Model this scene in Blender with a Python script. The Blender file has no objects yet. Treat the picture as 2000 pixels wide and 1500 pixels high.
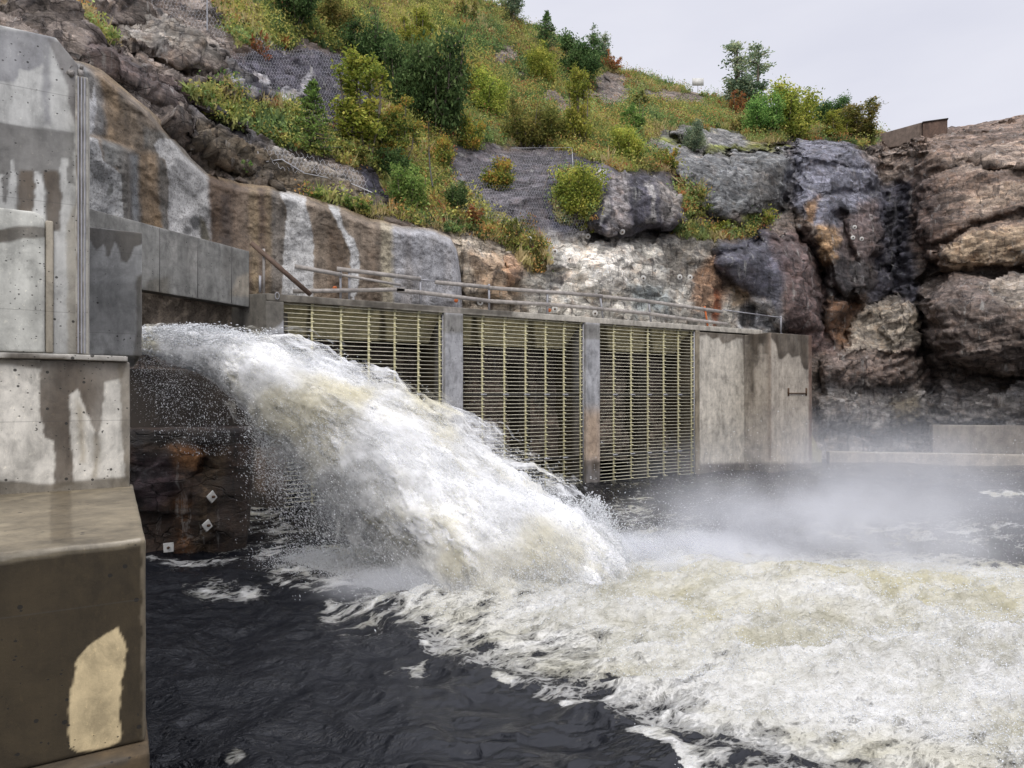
import bpy, math, random
import numpy as np

# ------------------------------------------------------------------ camera, world, sun, exposure
SC = bpy.context.scene
FPX = 1310.0            # focal length in pixels of the 2000 px wide frame
HOR = 772.0             # horizon row
PHI = math.radians(30.8)
CAMZ = 4.05             # eye height above the water
cam_data = bpy.data.cameras.new("camera")
cam = bpy.data.objects.new("camera", cam_data)
SC.collection.objects.link(cam)
cam.location = (0, 0, CAMZ)
cam.rotation_euler = (math.radians(90), 0, -PHI)
cam_data.sensor_width = 36.0
cam_data.lens = 36.0 * FPX / 2000.0
cam_data.shift_y = (HOR - 750.0) / 2000.0
cam_data.clip_start = 0.05
cam_data.clip_end = 2000.0
SC.camera = cam

SUN_EL, SUN_AZ = math.radians(52), math.radians(215)   # azimuth clockwise from +Y
world = bpy.data.worlds.new("World")
SC.world = world
world.use_nodes = True
wn = world.node_tree.nodes; wl = world.node_tree.links
wn.clear()
w_out = wn.new("ShaderNodeOutputWorld")
sky = wn.new("ShaderNodeTexSky"); sky.sky_type = 'NISHITA'; sky.sun_disc = False
sky.sun_elevation = SUN_EL; sky.sun_rotation = SUN_AZ
bg1 = wn.new("ShaderNodeBackground"); bg1.inputs[1].default_value = 0.06
wl.new(sky.outputs[0], bg1.inputs[0])
tc = wn.new("ShaderNodeTexCoord")
mp = wn.new("ShaderNodeMapping"); mp.inputs['Scale'].default_value = (1.0, 1.0, 3.2)
wl.new(tc.outputs['Generated'], mp.inputs[0])
cn = wn.new("ShaderNodeTexNoise"); cn.inputs['Scale'].default_value = 1.7
cn.inputs['Detail'].default_value = 5; cn.inputs['Roughness'].default_value = 0.5
wl.new(mp.outputs[0], cn.inputs[0])
cr = wn.new("ShaderNodeValToRGB")
cr.color_ramp.elements[0].position = 0.30; cr.color_ramp.elements[0].color = (0.66, 0.67, 0.76, 1)
cr.color_ramp.elements[1].position = 0.72; cr.color_ramp.elements[1].color = (0.82, 0.82, 0.88, 1)
wl.new(cn.outputs[0], cr.inputs[0])
bg2 = wn.new("ShaderNodeBackground")
# an overcast sky is brighter overhead than near the horizon
sx = wn.new("ShaderNodeSeparateXYZ"); wl.new(tc.outputs['Generated'], sx.inputs[0])
mr = wn.new("ShaderNodeMapRange"); mr.interpolation_type = 'SMOOTHSTEP'
for i_, v_ in ((1, 0.50), (2, 1.0), (3, 1.06), (4, 3.2)): mr.inputs[i_].default_value = v_
wl.new(sx.outputs[2], mr.inputs[0]); wl.new(mr.outputs[0], bg2.inputs[1])
wl.new(cr.outputs[0], bg2.inputs[0])
add = wn.new("ShaderNodeMixShader"); add.inputs[0].default_value = 0.93
wl.new(bg1.outputs[0], add.inputs[1]); wl.new(bg2.outputs[0], add.inputs[2])
wl.new(add.outputs[0], w_out.inputs[0])

sun_data = bpy.data.lights.new("sun", 'SUN'); sun_data.energy = 1.5; sun_data.angle = math.radians(28)
sun_data.color = (1.0, 0.95, 0.88)
sun = bpy.data.objects.new("sun", sun_data); SC.collection.objects.link(sun)
from mathutils import Vector
sdir = Vector((math.sin(SUN_AZ) * math.cos(SUN_EL), math.cos(SUN_AZ) * math.cos(SUN_EL), math.sin(SUN_EL)))
sun.rotation_euler = sdir.to_track_quat('Z', 'Y').to_euler()

SC.view_settings.view_transform = 'Standard'
SC.view_settings.look = 'None'
SC.view_settings.gamma = 1.0
SC.view_settings.exposure = 0.12
SC.render.engine = 'CYCLES'
cy = SC.cycles
cy.max_bounces = 6; cy.diffuse_bounces = 3; cy.glossy_bounces = 2; cy.transmission_bounces = 2
cy.volume_bounces = 2; cy.transparent_max_bounces = 24
cy.volume_step_rate = 3.0; cy.volume_max_steps = 48
cy.caustics_reflective = False; cy.caustics_refractive = False
cy.use_denoising = True
try:
    cy.denoiser = 'OPENIMAGEDENOISE'
    cy.denoising_input_passes = 'RGB_ALBEDO_NORMAL'
except Exception:
    pass

# ------------------------------------------------------------------ geometry helpers
FWD = np.array([math.sin(PHI), math.cos(PHI), 0.0])
RGT = np.array([math.cos(PHI), -math.sin(PHI), 0.0])
UPV = np.array([0.0, 0.0, 1.0])
CAM = np.array([0.0, 0.0, CAMZ])

def at(px, py, d):
    """world point seen at photo pixel (px,py) at forward depth d"""
    px = np.asarray(px, float)[..., None]; py = np.asarray(py, float)[..., None]; d = np.asarray(d, float)[..., None]
    return CAM + d * (FWD + RGT * (px - 1000) / FPX + UPV * (HOR - py) / FPX)

def depth_on_Y(px, Y):
    px = np.asarray(px, float)
    return Y / (FWD[1] + RGT[1] * (px - 1000) / FPX)

def atY(px, py, Y): return at(px, py, depth_on_Y(px, Y))
def atZ(px, py, z=0.0):
    return at(px, py, (CAMZ - z) * FPX / (np.asarray(py, float) - HOR))

def proj(P):
    v = np.asarray(P, float) - CAM
    d = v @ FWD
    return 1000 + FPX * (v @ RGT) / d, HOR - FPX * v[..., 2] / d, d

def lin(c):
    c = np.asarray(c, float) / 255.0
    return np.where(c <= 0.04045, c / 12.92, ((c + 0.055) / 1.055) ** 2.4)

ALB = 1.0
def S(r, g, b): return lin((r, g, b)) * ALB

# ---- numpy noise
def _h(ix, iy, iz, seed):
    h = (ix.astype(np.int64) * 374761393 + iy.astype(np.int64) * 668265263 + iz.astype(np.int64) * 2147483647 * 3 + seed * 974634777) & 0xFFFFFFFF
    h = ((h ^ (h >> 13)) * 1274126177) & 0xFFFFFFFF
    h = ((h ^ (h >> 16)) * 2246822519) & 0xFFFFFFFF
    h = h ^ (h >> 15)
    return h

def _r(ix, iy, iz, seed): return _h(ix, iy, iz, seed).astype(np.float64) / 4294967295.0

def vnoise(P, seed=0):
    P = np.asarray(P, float)
    i = np.floor(P).astype(np.int64); f = P - i
    f = f * f * f * (f * (f * 6 - 15) + 10)
    x, y, z = i[..., 0], i[..., 1], i[..., 2]
    fx, fy, fz = f[..., 0], f[..., 1], f[..., 2]
    def L(a, b, t): return a + (b - a) * t
    v = L(L(L(_r(x, y, z, seed), _r(x + 1, y, z, seed), fx), L(_r(x, y + 1, z, seed), _r(x + 1, y + 1, z, seed), fx), fy),
          L(L(_r(x, y, z + 1, seed), _r(x + 1, y, z + 1, seed), fx), L(_r(x, y + 1, z + 1, seed), _r(x + 1, y + 1, z + 1, seed), fx), fy), fz)
    return v * 2 - 1

def fbm(P, octv=5, seed=0, gain=0.5, lac=2.03, ridged=False):
    P = np.asarray(P, float)
    a, s, n = 1.0, 0.0, 0.0
    for k in range(octv):
        v = vnoise(P + 17.3 * k, seed + k)
        if ridged: v = 1 - 2 * np.abs(v)
        s = s + a * v; n += a; a *= gain; P = P * lac
    return s / n

def worley(P, seed=0, jit=0.95):
    """F1, F2, random vec of nearest cell, offset from nearest point"""
    P = np.asarray(P, float)
    i = np.floor(P).astype(np.int64)
    n = P.shape[0]
    f1 = np.full(n, 9.0); f2 = np.full(n, 9.0)
    best = np.zeros((n, 3)); off = np.zeros((n, 3))
    for dx in (-1, 0, 1):
        for dy in (-1, 0, 1):
            for dz in (-1, 0, 1):
                cx, cy_, cz = i[:, 0] + dx, i[:, 1] + dy, i[:, 2] + dz
                q = np.stack([cx + .5 + jit * (_r(cx, cy_, cz, seed) - .5), cy_ + .5 + jit * (_r(cx, cy_, cz, seed + 1) - .5), cz + .5 + jit * (_r(cx, cy_, cz, seed + 2) - .5)], 1)
                o = P - q; d = np.sqrt((o * o).sum(1))
                m = d < f1
                f2 = np.where(m, f1, np.minimum(f2, d))
                f1 = np.where(m, d, f1)
                off[m] = o[m]
                best[m] = np.stack([cx, cy_, cz], 1)[m]
    b = best.astype(np.int64)
    rv = np.stack([_r(b[:, 0], b[:, 1], b[:, 2], seed + 5 + k) * 2 - 1 for k in range(3)], 1)
    return f1, f2, rv, off

def sstep(a, b, x):
    t = np.clip((x - a) / (b - a), 0, 1); return t * t * (3 - 2 * t)

def sdf(poly, x, y):
    """signed distance, positive inside"""
    p = np.asarray(poly, float); n = len(p)
    d = np.full(np.shape(x), 1e18); inside = np.zeros(np.shape(x), bool)
    for i in range(n):
        ax, ay = p[i]; bx, by = p[(i + 1) % n]
        ex, ey = bx - ax, by - ay
        t = np.clip(((x - ax) * ex + (y - ay) * ey) / max(ex * ex + ey * ey, 1e-9), 0, 1)
        dd = (x - ax - t * ex) ** 2 + (y - ay - t * ey) ** 2
        d = np.minimum(d, dd)
        c = ((ay > y) != (by > y)) & (x < (bx - ax) * (y - ay) / ((by - ay) if by != ay else 1e-9) + ax)
        inside ^= c
    return np.where(inside, 1, -1) * np.sqrt(d)

def pdist(line, x, y):
    p = np.asarray(line, float); d = np.full(np.shape(x), 1e18)
    for i in range(len(p) - 1):
        ax, ay = p[i]; ex, ey = p[i + 1] - p[i]
        t = np.clip(((x - ax) * ex + (y - ay) * ey) / max(ex * ex + ey * ey, 1e-9), 0, 1)
        d = np.minimum(d, (x - ax - t * ex) ** 2 + (y - ay - t * ey) ** 2)
    return np.sqrt(d)

def ell(cx, cy_, rx, ry, ang=0, n=14):
    a = np.linspace(0, 2 * np.pi, n, endpoint=False); c, s = math.cos(math.radians(ang)), math.sin(math.radians(ang))
    return [(cx + rx * math.cos(t) * c - ry * math.sin(t) * s, cy_ + rx * math.cos(t) * s + ry * math.sin(t) * c) for t in a]

def blend(col, m, c):
    m = m[:, None]; return col * (1 - m) + np.asarray(c)[None, :] * m

# ---- object helpers
def link(o, parent=None):
    SC.collection.objects.link(o)
    if parent is not None: o.parent = parent
    return o

def mesh_np(name, V, F, mat=None, parent=None, col=None, attrs=None, smooth=False, fcol=None):
    """F: (n,k) int array or list of such arrays"""
    V = np.asarray(V, np.float32).reshape(-1, 3)
    Fs = [np.asarray(f, np.int32) for f in (F if isinstance(F, list) else [F]) if len(f)]
    me = bpy.data.meshes.new(name)
    me.vertices.add(len(V)); me.vertices.foreach_set("co", V.ravel())
    nl = sum(f.size for f in Fs); nf = sum(len(f) for f in Fs)
    me.loops.add(nl); me.loops.foreach_set("vertex_index", np.concatenate([f.ravel() for f in Fs]))
    me.polygons.add(nf)
    tot = np.concatenate([np.full(len(f), f.shape[1], np.int32) for f in Fs])
    st = np.concatenate([[0], np.cumsum(tot)[:-1]]).astype(np.int32)
    me.polygons.foreach_set("loop_start", st)
    if smooth: me.polygons.foreach_set("use_smooth", np.ones(nf, bool))
    me.update(calc_edges=True)
    if col is not None:
        c = np.asarray(col, np.float32)
        if c.shape[1] == 3: c = np.concatenate([c, np.ones((len(c), 1), np.float32)], 1)
        a = me.color_attributes.new("Col", 'FLOAT_COLOR', 'POINT'); a.data.foreach_set("color", c.ravel())
    for k, v in (attrs or {}).items():
        v = np.asarray(v, np.float32)
        if v.ndim == 2:
            a = me.attributes.new(k, 'FLOAT_VECTOR', 'POINT'); a.data.foreach_set("vector", v.ravel()); continue
        a = me.attributes.new(k, 'FLOAT', 'POINT'); a.data.foreach_set("value", np.asarray(v, np.float32).ravel())
    if mat: me.materials.append(mat)
    o = bpy.data.objects.new(name, me)
    return link(o, parent)

def gridf(nr, nc, wrap=False):
    r = np.arange(nr - 1)[:, None]; c = np.arange(nc if wrap else nc - 1)[None, :]
    a = r * nc + c; b = r * nc + (c + 1) % nc
    return np.stack([a, b, b + nc, a + nc], -1).reshape(-1, 4)

def thing(name, label, cat, loc=(0, 0, 0), group=None):
    o = bpy.data.objects.new(name, None); link(o); o.location = loc; o.empty_display_size = 0.3
    o['label'] = label; o['category'] = cat
    if group: o['group'] = group
    return o

def tag(o, label=None, cat=None, group=None, kind=None):
    if label: o['label'] = label
    if cat: o['category'] = cat
    if group: o['group'] = group
    if kind: o['kind'] = kind
    return o

class MB:
    """collects simple solids into one mesh"""
    def __init__(s): s.v = []; s.f = {3: [], 4: []}; s.n = 0
    def add(s, V, F):
        V = np.asarray(V, float); F = np.asarray(F)
        s.v.append(V); s.f[F.shape[1]].append(F + s.n); s.n += len(V)
    def box(s, lo, hi):
        x0, y0, z0 = lo; x1, y1, z1 = hi
        V = [(x0, y0, z0), (x1, y0, z0), (x1, y1, z0), (x0, y1, z0), (x0, y0, z1), (x1, y0, z1), (x1, y1, z1), (x0, y1, z1)]
        s.add(V, [(0, 3, 2, 1), (4, 5, 6, 7), (0, 1, 5, 4), (1, 2, 6, 5), (2, 3, 7, 6), (3, 0, 4, 7)])
    def bar(s, a, b, w, h, up=(0, 0, 1)):
        a = np.asarray(a, float); b = np.asarray(b, float); t = b - a; t /= np.linalg.norm(t)
        u = np.asarray(up, float)
        if abs(t @ u) > .95: u = np.array([0, 1., 0])
        r = np.cross(t, u); r /= np.linalg.norm(r); u = np.cross(r, t)
        V = [p + r * sx * w / 2 + u * sy * h / 2 for p in (a, b) for sx, sy in ((-1, -1), (1, -1), (1, 1), (-1, 1))]
        s.add(V, [(0, 1, 2, 3), (7, 6, 5, 4), (0, 4, 5, 1), (1, 5, 6, 2), (2, 6, 7, 3), (3, 7, 4, 0)])
    def tube(s, pts, rad, n=6):
        pts = np.asarray(pts, float); rad = np.broadcast_to(rad, (len(pts),))
        T = np.gradient(pts, axis=0); T /= np.linalg.norm(T, axis=1)[:, None] + 1e-9
        u = np.array([0.13, 0.31, 0.94]); R = np.cross(T, u); R /= np.linalg.norm(R, axis=1)[:, None]; U = np.cross(R, T)
        a = np.linspace(0, 2 * np.pi, n, endpoint=False)
        V = pts[:, None, :] + rad[:, None, None] * (R[:, None, :] * np.cos(a)[None, :, None] + U[:, None, :] * np.sin(a)[None, :, None])
        s.add(V.reshape(-1, 3), gridf(len(pts), n, True))
    def disc(s, c, nrm, r, th, n=16):
        c = np.asarray(c, float); nrm = np.asarray(nrm, float); nrm /= np.linalg.norm(nrm)
        s.tube([c, c + nrm * th * .8, c + nrm * th, c + nrm * (th + 1e-4)], [r, r, r * .85, 0.001], n)
    def build(s, name, mat, parent=None, smooth=False, **k):
        return mesh_np(name, np.concatenate(s.v), [np.concatenate(f) for f in s.f.values() if f], mat, parent, smooth=smooth, **k)

def rbox(size, r, res, jit=0.0, seed=0):
    """fine rounded box [0,size]: returns V,F  (r edge radius, res cell size)"""
    def coords(L, rs):
        n = max(1, int(math.ceil((L - 2 * r) / rs)))
        return np.concatenate([[0, r * .3], np.linspace(r, L - r, n + 1), [L - r * .3, L]])
    if not isinstance(res, (tuple, list)): res = (res,) * 3
    cs = [coords(size[k], res[k]) for k in range(3)]
    Vs, Fs, n = [], [], 0
    for ax in range(3):
        a, b = [(1, 2), (2, 0), (0, 1)][ax]
        for side in (0, 1):
            A, B = np.meshgrid(cs[a], cs[b], indexing='ij')
            P = np.zeros(A.shape + (3,)); P[..., a] = A; P[..., b] = B; P[..., ax] = size[ax] * side
            F = gridf(A.shape[0], A.shape[1])
            if side == 0: F = F[:, ::-1]
            Vs.append(P.reshape(-1, 3)); Fs.append(F[:, ::-1] + n); n += P.size // 3
    V = np.concatenate(Vs); F = np.concatenate(Fs)
    q = np.clip(V, r, np.asarray(size) - r); o = V - q; L = np.linalg.norm(o, axis=1)
    m = L > 1e-9
    V[m] = q[m] + o[m] / L[m][:, None] * r
    return V, F

# ------------------------------------------------------------------ materials
class NT:
    def __init__(s, name):
        s.m = bpy.data.materials.new(name); s.m.use_nodes = True
        s.t = s.m.node_tree; s.n = s.t.nodes; s.l = s.t.links; s.n.clear()
        s.out = s.n.new("ShaderNodeOutputMaterial")
    def N(s, typ, ins=None, **props):
        x = s.n.new(typ)
        for k, v in props.items(): setattr(x, k, v)
        for k, v in (ins or {}).items():
            if isinstance(v, bpy.types.NodeSocket): s.l.new(v, x.inputs[k])
            else: x.inputs[k].default_value = v
        return x
    def math(s, op, a, b=None, c=None, clamp=False):
        x = s.n.new("ShaderNodeMath"); x.operation = op; x.use_clamp = clamp
        for i, v in enumerate((a, b, c)):
            if v is None: continue
            if isinstance(v, bpy.types.NodeSocket): s.l.new(v, x.inputs[i])
            else: x.inputs[i].default_value = v
        return x.outputs[0]
    def noise(s, vec, scale, detail=4, rough=0.55, dist=0.0):
        return s.N("ShaderNodeTexNoise", {'Vector': vec, 'Scale': scale, 'Detail': detail, 'Roughness': rough, 'Distortion': dist}).outputs['Fac']
    def ramp(s, fac, stops):
        x = s.n.new("ShaderNodeValToRGB"); e = x.color_ramp.elements
        while len(e) < len(stops): e.new(0.5)
        for i, (p, c) in enumerate(stops):
            e[i].position = p; e[i].color = (c, c, c, 1) if np.isscalar(c) else (*c, 1)
        s.l.new(fac, x.inputs[0]); return x.outputs[0]
    def map(s, vec, scale=(1, 1, 1), rot=(0, 0, 0)):
        return s.N("ShaderNodeMapping", {'Vector': vec, 'Scale': scale, 'Rotation': rot}).outputs[0]
    def mixc(s, fac, a, b, mode='MIX'):
        x = s.n.new("ShaderNodeMix"); x.data_type = 'RGBA'; x.blend_type = mode
        for i, v in ((0, fac), (6, a), (7, b)):
            if isinstance(v, bpy.types.NodeSocket): s.l.new(v, x.inputs[i])
            elif i == 0: x.inputs[0].default_value = v
            else: x.inputs[i].default_value = (*v, 1) if len(v) == 3 else v
        return x.outputs[2]
    def bump(s, h, strength, dist):
        return s.N("ShaderNodeBump", {'Height': h, 'Strength': strength, 'Distance': dist}).outputs[0]
    def pbsdf(s, **ins):
        x = s.n.new("ShaderNodeBsdfPrincipled")
        for k, v in ins.items():
            k = k.replace('_', ' ')
            if isinstance(v, bpy.types.NodeSocket): s.l.new(v, x.inputs[k])
            else: x.inputs[k].default_value = (*v, 1) if (not np.isscalar(v) and len(v) == 3 and 'Radius' not in k) else v
        s.l.new(x.outputs[0], s.out.inputs[0]); return x

def obj_pos(t): return t.N("ShaderNodeNewGeometry").outputs['Position']
def vcol(t): return t.N("ShaderNodeVertexColor", layer_name="Col")
def attr(t, n): return t.N("ShaderNodeAttribute", attribute_name=n).outputs['Fac']

def mat_plain(name, color, rough=0.6, metal=0.0, var=0.25, scale=6, bump=0.0):
    t = NT(name); p = obj_pos(t)
    n = t.noise(p, scale, 5, 0.6)
    f = t.ramp(n, [(0.3, 1 - var), (0.7, 1 + var * .4)])
    c = t.mixc(1.0, tuple(color), f, 'MULTIPLY')
    k = dict(Base_Color=c, Roughness=rough, Metallic=metal)
    if bump: k['Normal'] = t.bump(n, bump, 0.02)
    t.pbsdf(**k); return t.m

def mat_concrete(name, pore=38.0, grain=0.0):
    t = NT(name); p = obj_pos(t); v = vcol(t)
    big = t.noise(p, 0.8, 7, 0.65, 0.4); mid = t.noise(p, 5.0, 8, 0.72)
    streak = t.noise(t.map(p, (5.5, 5.5, 0.35)), 1.0, 4, 0.6)
    m = t.math('ADD', t.math('MULTIPLY', t.ramp(big, [(0.38, 0.76), (0.5, 0.98), (0.62, 1.10)]), t.ramp(mid, [(0.3, 0.80), (0.5, 1.0), (0.7, 1.10)])), 0.0)
    m = t.math('MULTIPLY', m, t.ramp(streak, [(0.3, 0.82), (0.6, 1.04)]))
    vo = t.N("ShaderNodeTexVoronoi", {'Vector': t.map(p, (1, 1, 1)), 'Scale': pore / 3.4})
    sel = t.math('GREATER_THAN', t.N("ShaderNodeSeparateColor", {0: vo.outputs['Color']}).outputs[0], 0.66)
    rad = t.math('MULTIPLY', t.N("ShaderNodeSeparateColor", {0: vo.outputs['Color']}).outputs[1], 0.22)
    vo3 = t.N('ShaderNodeTexVoronoi', {'Vector': t.map(p, (1, 1, 1.5)), 'Scale': 26.0}); sc3 = t.N('ShaderNodeSeparateColor', {0: vo3.outputs['Color']})
    med = t.noise(t.map(p, (1, 1, 0.6)), 3.2, 9, 0.70, 0.5)
    m = t.math('MULTIPLY', m, t.ramp(med, [(0.38, 0.70), (0.5, 1.0), (0.62, 1.16)]))
    fleck = t.math('MULTIPLY', t.ramp(t.noise(t.map(p, (1, 1, 0.7)), 21, 5, 0.8), [(0.60, 0.0), (0.67, 0.42)]), 1.0)
    hole3 = t.math('MULTIPLY', t.math('GREATER_THAN', sc3.outputs[0], 0.72), t.math('LESS_THAN', vo3.outputs['Distance'], t.math('MULTIPLY', sc3.outputs[2], 0.30)))
    hole = t.math('MULTIPLY', t.math('GREATER_THAN', t.noise(p, 1.6, 4, 0.6), 0.50), t.math('MAXIMUM', hole3, t.math('MULTIPLY', sel, t.math('LESS_THAN', vo.outputs['Distance'], rad))))
    fine = t.noise(p, 60, 3, 0.7)
    sp = t.N("ShaderNodeSeparateXYZ", {0: p}).outputs[2]
    board = t.math('LESS_THAN', t.math('FRACT', t.math('MULTIPLY', sp, 0.8)), 0.008)
    c = t.mixc(1.0, v.outputs[0], t.N("ShaderNodeCombineColor", {0: m, 1: m, 2: m}).outputs[0], 'MULTIPLY')
    c = t.mixc(fleck, c, t.mixc(1.0, c, (1.8, 1.75, 1.62), 'MULTIPLY'))
    c = t.mixc(t.math('MULTIPLY', hole, 0.85), c, (0.012, 0.011, 0.009))
    c = t.mixc(t.math('MULTIPLY', board, 0.30), c, (0.06, 0.055, 0.05))
    if grain:
        g = t.noise(p, grain, 4, 0.75)
        c = t.mixc(t.ramp(g, [(0.36, 0.75), (0.52, 0.0)]), c, t.mixc(1.0, c, (0.32, 0.30, 0.28), 'MULTIPLY'))
        h = t.math('MULTIPLY', g, 1.0); bs, bd = 0.7, 0.05
    else:
        h = t.math('SUBTRACT', t.math('ADD', t.math('MULTIPLY', fine, 0.22), t.math('MULTIPLY', mid, 0.5)), t.math('MULTIPLY', hole, 0.9)); bs, bd = 0.55, 0.012
    wet = v.outputs[1]
    rough = t.math('SUBTRACT', 0.88, t.math('MULTIPLY', wet, 0.5))
    t.pbsdf(Base_Color=c, Roughness=rough, Normal=t.bump(h, bs, bd)); return t.m

def mat_rock(name):
    t = NT(name); p = obj_pos(t); v = vcol(t)
    st = t.map(p, (1, 1, 2.6), (0.35, 0.42, 0.2))
    n1 = t.noise(p, 0.9, 8, 0.70, 0.2); n2 = t.noise(st, 2.6, 9, 0.78, 0.15); n3 = t.noise(p, 14, 5, 0.75)
    def slabs(vec, sc, w):
        wv = t.mixc(w, vec, t.N("ShaderNodeTexNoise", {'Vector': vec, 'Scale': sc * 1.2, 'Detail': 5, 'Roughness': 0.6}).outputs['Color'], 'LINEAR_LIGHT')
        vv = t.N("ShaderNodeTexVoronoi", {'Vector': wv, 'Scale': sc})
        off = t.N("ShaderNodeVectorMath", {0: wv, 1: vv.outputs['Position']}, operation='SUBTRACT').outputs[0]
        off = t.N("ShaderNodeVectorMath", {0: off, 3: sc}, operation='SCALE').outputs[0]
        rv = t.N("ShaderNodeVectorMath", {0: vv.outputs['Color'], 1: (0.5, 0.5, 0.5)}, operation='SUBTRACT').outputs[0]
        dt = t.N("ShaderNodeVectorMath", {0: off, 1: rv}, operation='DOT_PRODUCT').outputs['Value']
        return dt, t.N("ShaderNodeSeparateColor", {0: vv.outputs['Color']}).outputs[1]
    stl = t.map(p, (0.8, 0.8, 2.2), (0.35, 0.42, 0.2))
    f1, c1_ = slabs(stl, 0.75, 0.10); f2, c2_ = slabs(stl, 2.3, 0.08)
    m = t.math('MULTIPLY', t.ramp(n1, [(0.30, 0.50), (0.5, 1.0), (0.70, 1.55)]), t.ramp(n2, [(0.30, 0.68), (0.5, 1.02), (0.70, 1.35)]))
    m = t.math('MULTIPLY', m, t.ramp(n3, [(0.3, 0.65), (0.7, 1.3)]))
    m = t.math('MULTIPLY', m, t.math('MULTIPLY', t.math('ADD', 0.62, t.math('MULTIPLY', c1_, 0.76)), t.math('ADD', 0.66, t.math('MULTIPLY', c2_, 0.68))))
    c = t.mixc(1.0, v.outputs[0], t.N("ShaderNodeCombineColor", {0: m, 1: m, 2: m}).outputs[0], 'MULTIPLY')
    hue = t.noise(p, 1.7, 5, 0.6)
    c = t.mixc(t.ramp(hue, [(0.5, 0.0), (0.72, 0.5)]), c, t.mixc(1.0, c, (1.18, 0.92, 0.72), 'MULTIPLY'))
    c = t.mixc(t.ramp(t.noise(p, 2.3, 5, 0.6), [(0.55, 0.0), (0.75, 0.5)]), c, t.mixc(1.0, c, (0.8, 0.92, 1.12), 'MULTIPLY'))
    c = t.mixc(t.ramp(t.noise(p, 1.35, 9, 0.74, 0.3), [(0.53, 0.0), (0.575, 0.62)]), c, t.mixc(1.0, c, (0.40, 0.39, 0.41), 'MULTIPLY'))
    c = t.mixc(t.ramp(t.noise(t.map(p, (1, 1, 1), (1, 2, 0)), 2.1, 9, 0.74, 0.3), [(0.575, 0.0), (0.61, 0.5)]), c, t.mixc(1.0, c, (1.7, 1.66, 1.6), 'MULTIPLY'))
    # mineral streaks running down
    sk = t.noise(t.map(p, (3.0, 3.0, 0.25)), 1.0, 5, 0.65, 0.4)
    c = t.mixc(t.ramp(sk, [(0.36, 0.8), (0.44, 0.0)]), c, t.mixc(1.0, c, (0.25, 0.24, 0.26), 'MULTIPLY'))
    sk2 = t.noise(t.map(p, (2.2, 2.2, 0.22)), 1.0, 6, 0.7, 0.5)
    c = t.mixc(t.ramp(sk2, [(0.58, 0.0), (0.68, 0.55)]), c, (0.46, 0.45, 0.42))
    # lichen flecks
    lf = t.noise(p, 6.5, 8, 0.8); lz = t.noise(p, 0.6, 3, 0.5)
    lm = t.math('MULTIPLY', t.ramp(lf, [(0.62, 0.0), (0.69, 0.6)]), t.ramp(lz, [(0.42, 0.1), (0.6, 1.0)]))
    c = t.mixc(lm, c, (0.34, 0.33, 0.31))
    # cracks
    vo = t.N("ShaderNodeTexVoronoi", {'Vector': t.mixc(0.45, st, t.N("ShaderNodeTexNoise", {'Vector': p, 'Scale': 1.3, 'Detail': 5}).outputs['Color'], 'LINEAR_LIGHT'), 'Scale': 0.55}, feature='DISTANCE_TO_EDGE')
    ck = t.ramp(vo.outputs['Distance'], [(0.0, 1.0), (0.014, 0.0)])
    c = t.mixc(t.math('MULTIPLY', ck, 0.42), c, t.mixc(1.0, c, (0.2, 0.19, 0.19), 'MULTIPLY'))
    h = t.math('ADD', t.math('MULTIPLY', n2, 0.55), t.math('MULTIPLY', n3, 0.2))
    h = t.math('ADD', h, t.math('ADD', t.math('MULTIPLY', f1, 1.6), t.math('MULTIPLY', f2, 0.7)))
    h = t.math('SUBTRACT', h, t.math('MULTIPLY', ck, 0.5))
    wet = v.outputs[1]
    rough = t.math('SUBTRACT', 0.85, t.math('MULTIPLY', wet, 0.5))
    t.pbsdf(Base_Color=c, Roughness=rough, Normal=t.bump(h, 0.85, 0.28)); return t.m

def mat_leaf(name, trans=0.35):
    t = NT(name); v = vcol(t)
    oi = t.N("ShaderNodeObjectInfo")
    gm = t.N("ShaderNodeHueSaturation", {'Hue': t.math('ADD', 0.485, t.math('MULTIPLY', oi.outputs['Random'], 0.03)), 'Saturation': 1.0, 'Value': t.math('ADD', 1.28, t.math('MULTIPLY', oi.outputs['Random'], 0.35)), 'Color': v.outputs[0]})
    d = t.N("ShaderNodeBsdfDiffuse", {'Color': gm.outputs[0]}); tr = t.N("ShaderNodeBsdfTranslucent", {'Color': gm.outputs[0]})
    mx = t.N("ShaderNodeMixShader", {0: trans, 1: d.outputs[0], 2: tr.outputs[0]})
    t.l.new(mx.outputs[0], t.out.inputs[0]); return t.m

def mat_foam(name):
    """aerated falling water: white froth with thin tea-coloured patches"""
    t = NT(name); p = obj_pos(t); v = vcol(t)
    flow = t.map(p, (1, 1, 1), (0, 0, math.radians(39)))
    fl = t.map(flow, (0.42, 1.0, 0.8))
    n = t.noise(fl, 3.0, 7, 0.65, 0.5); n2 = t.noise(fl, 13, 6, 0.7, 0.3)
    c = t.mixc(t.ramp(n2, [(0.3, 0.35), (0.62, 0.0)]), v.outputs[0], (0.50, 0.46, 0.34))
    h = t.math('ADD', n, t.math('MULTIPLY', n2, 0.5))
    b = t.pbsdf(Base_Color=c, Roughness=0.6, Normal=t.bump(h, 0.35, 0.15), Subsurface_Weight=0.8, Subsurface_Scale=0.25, Subsurface_Radius=(1.0, 1.0, 0.9))
    return t.m

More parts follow.
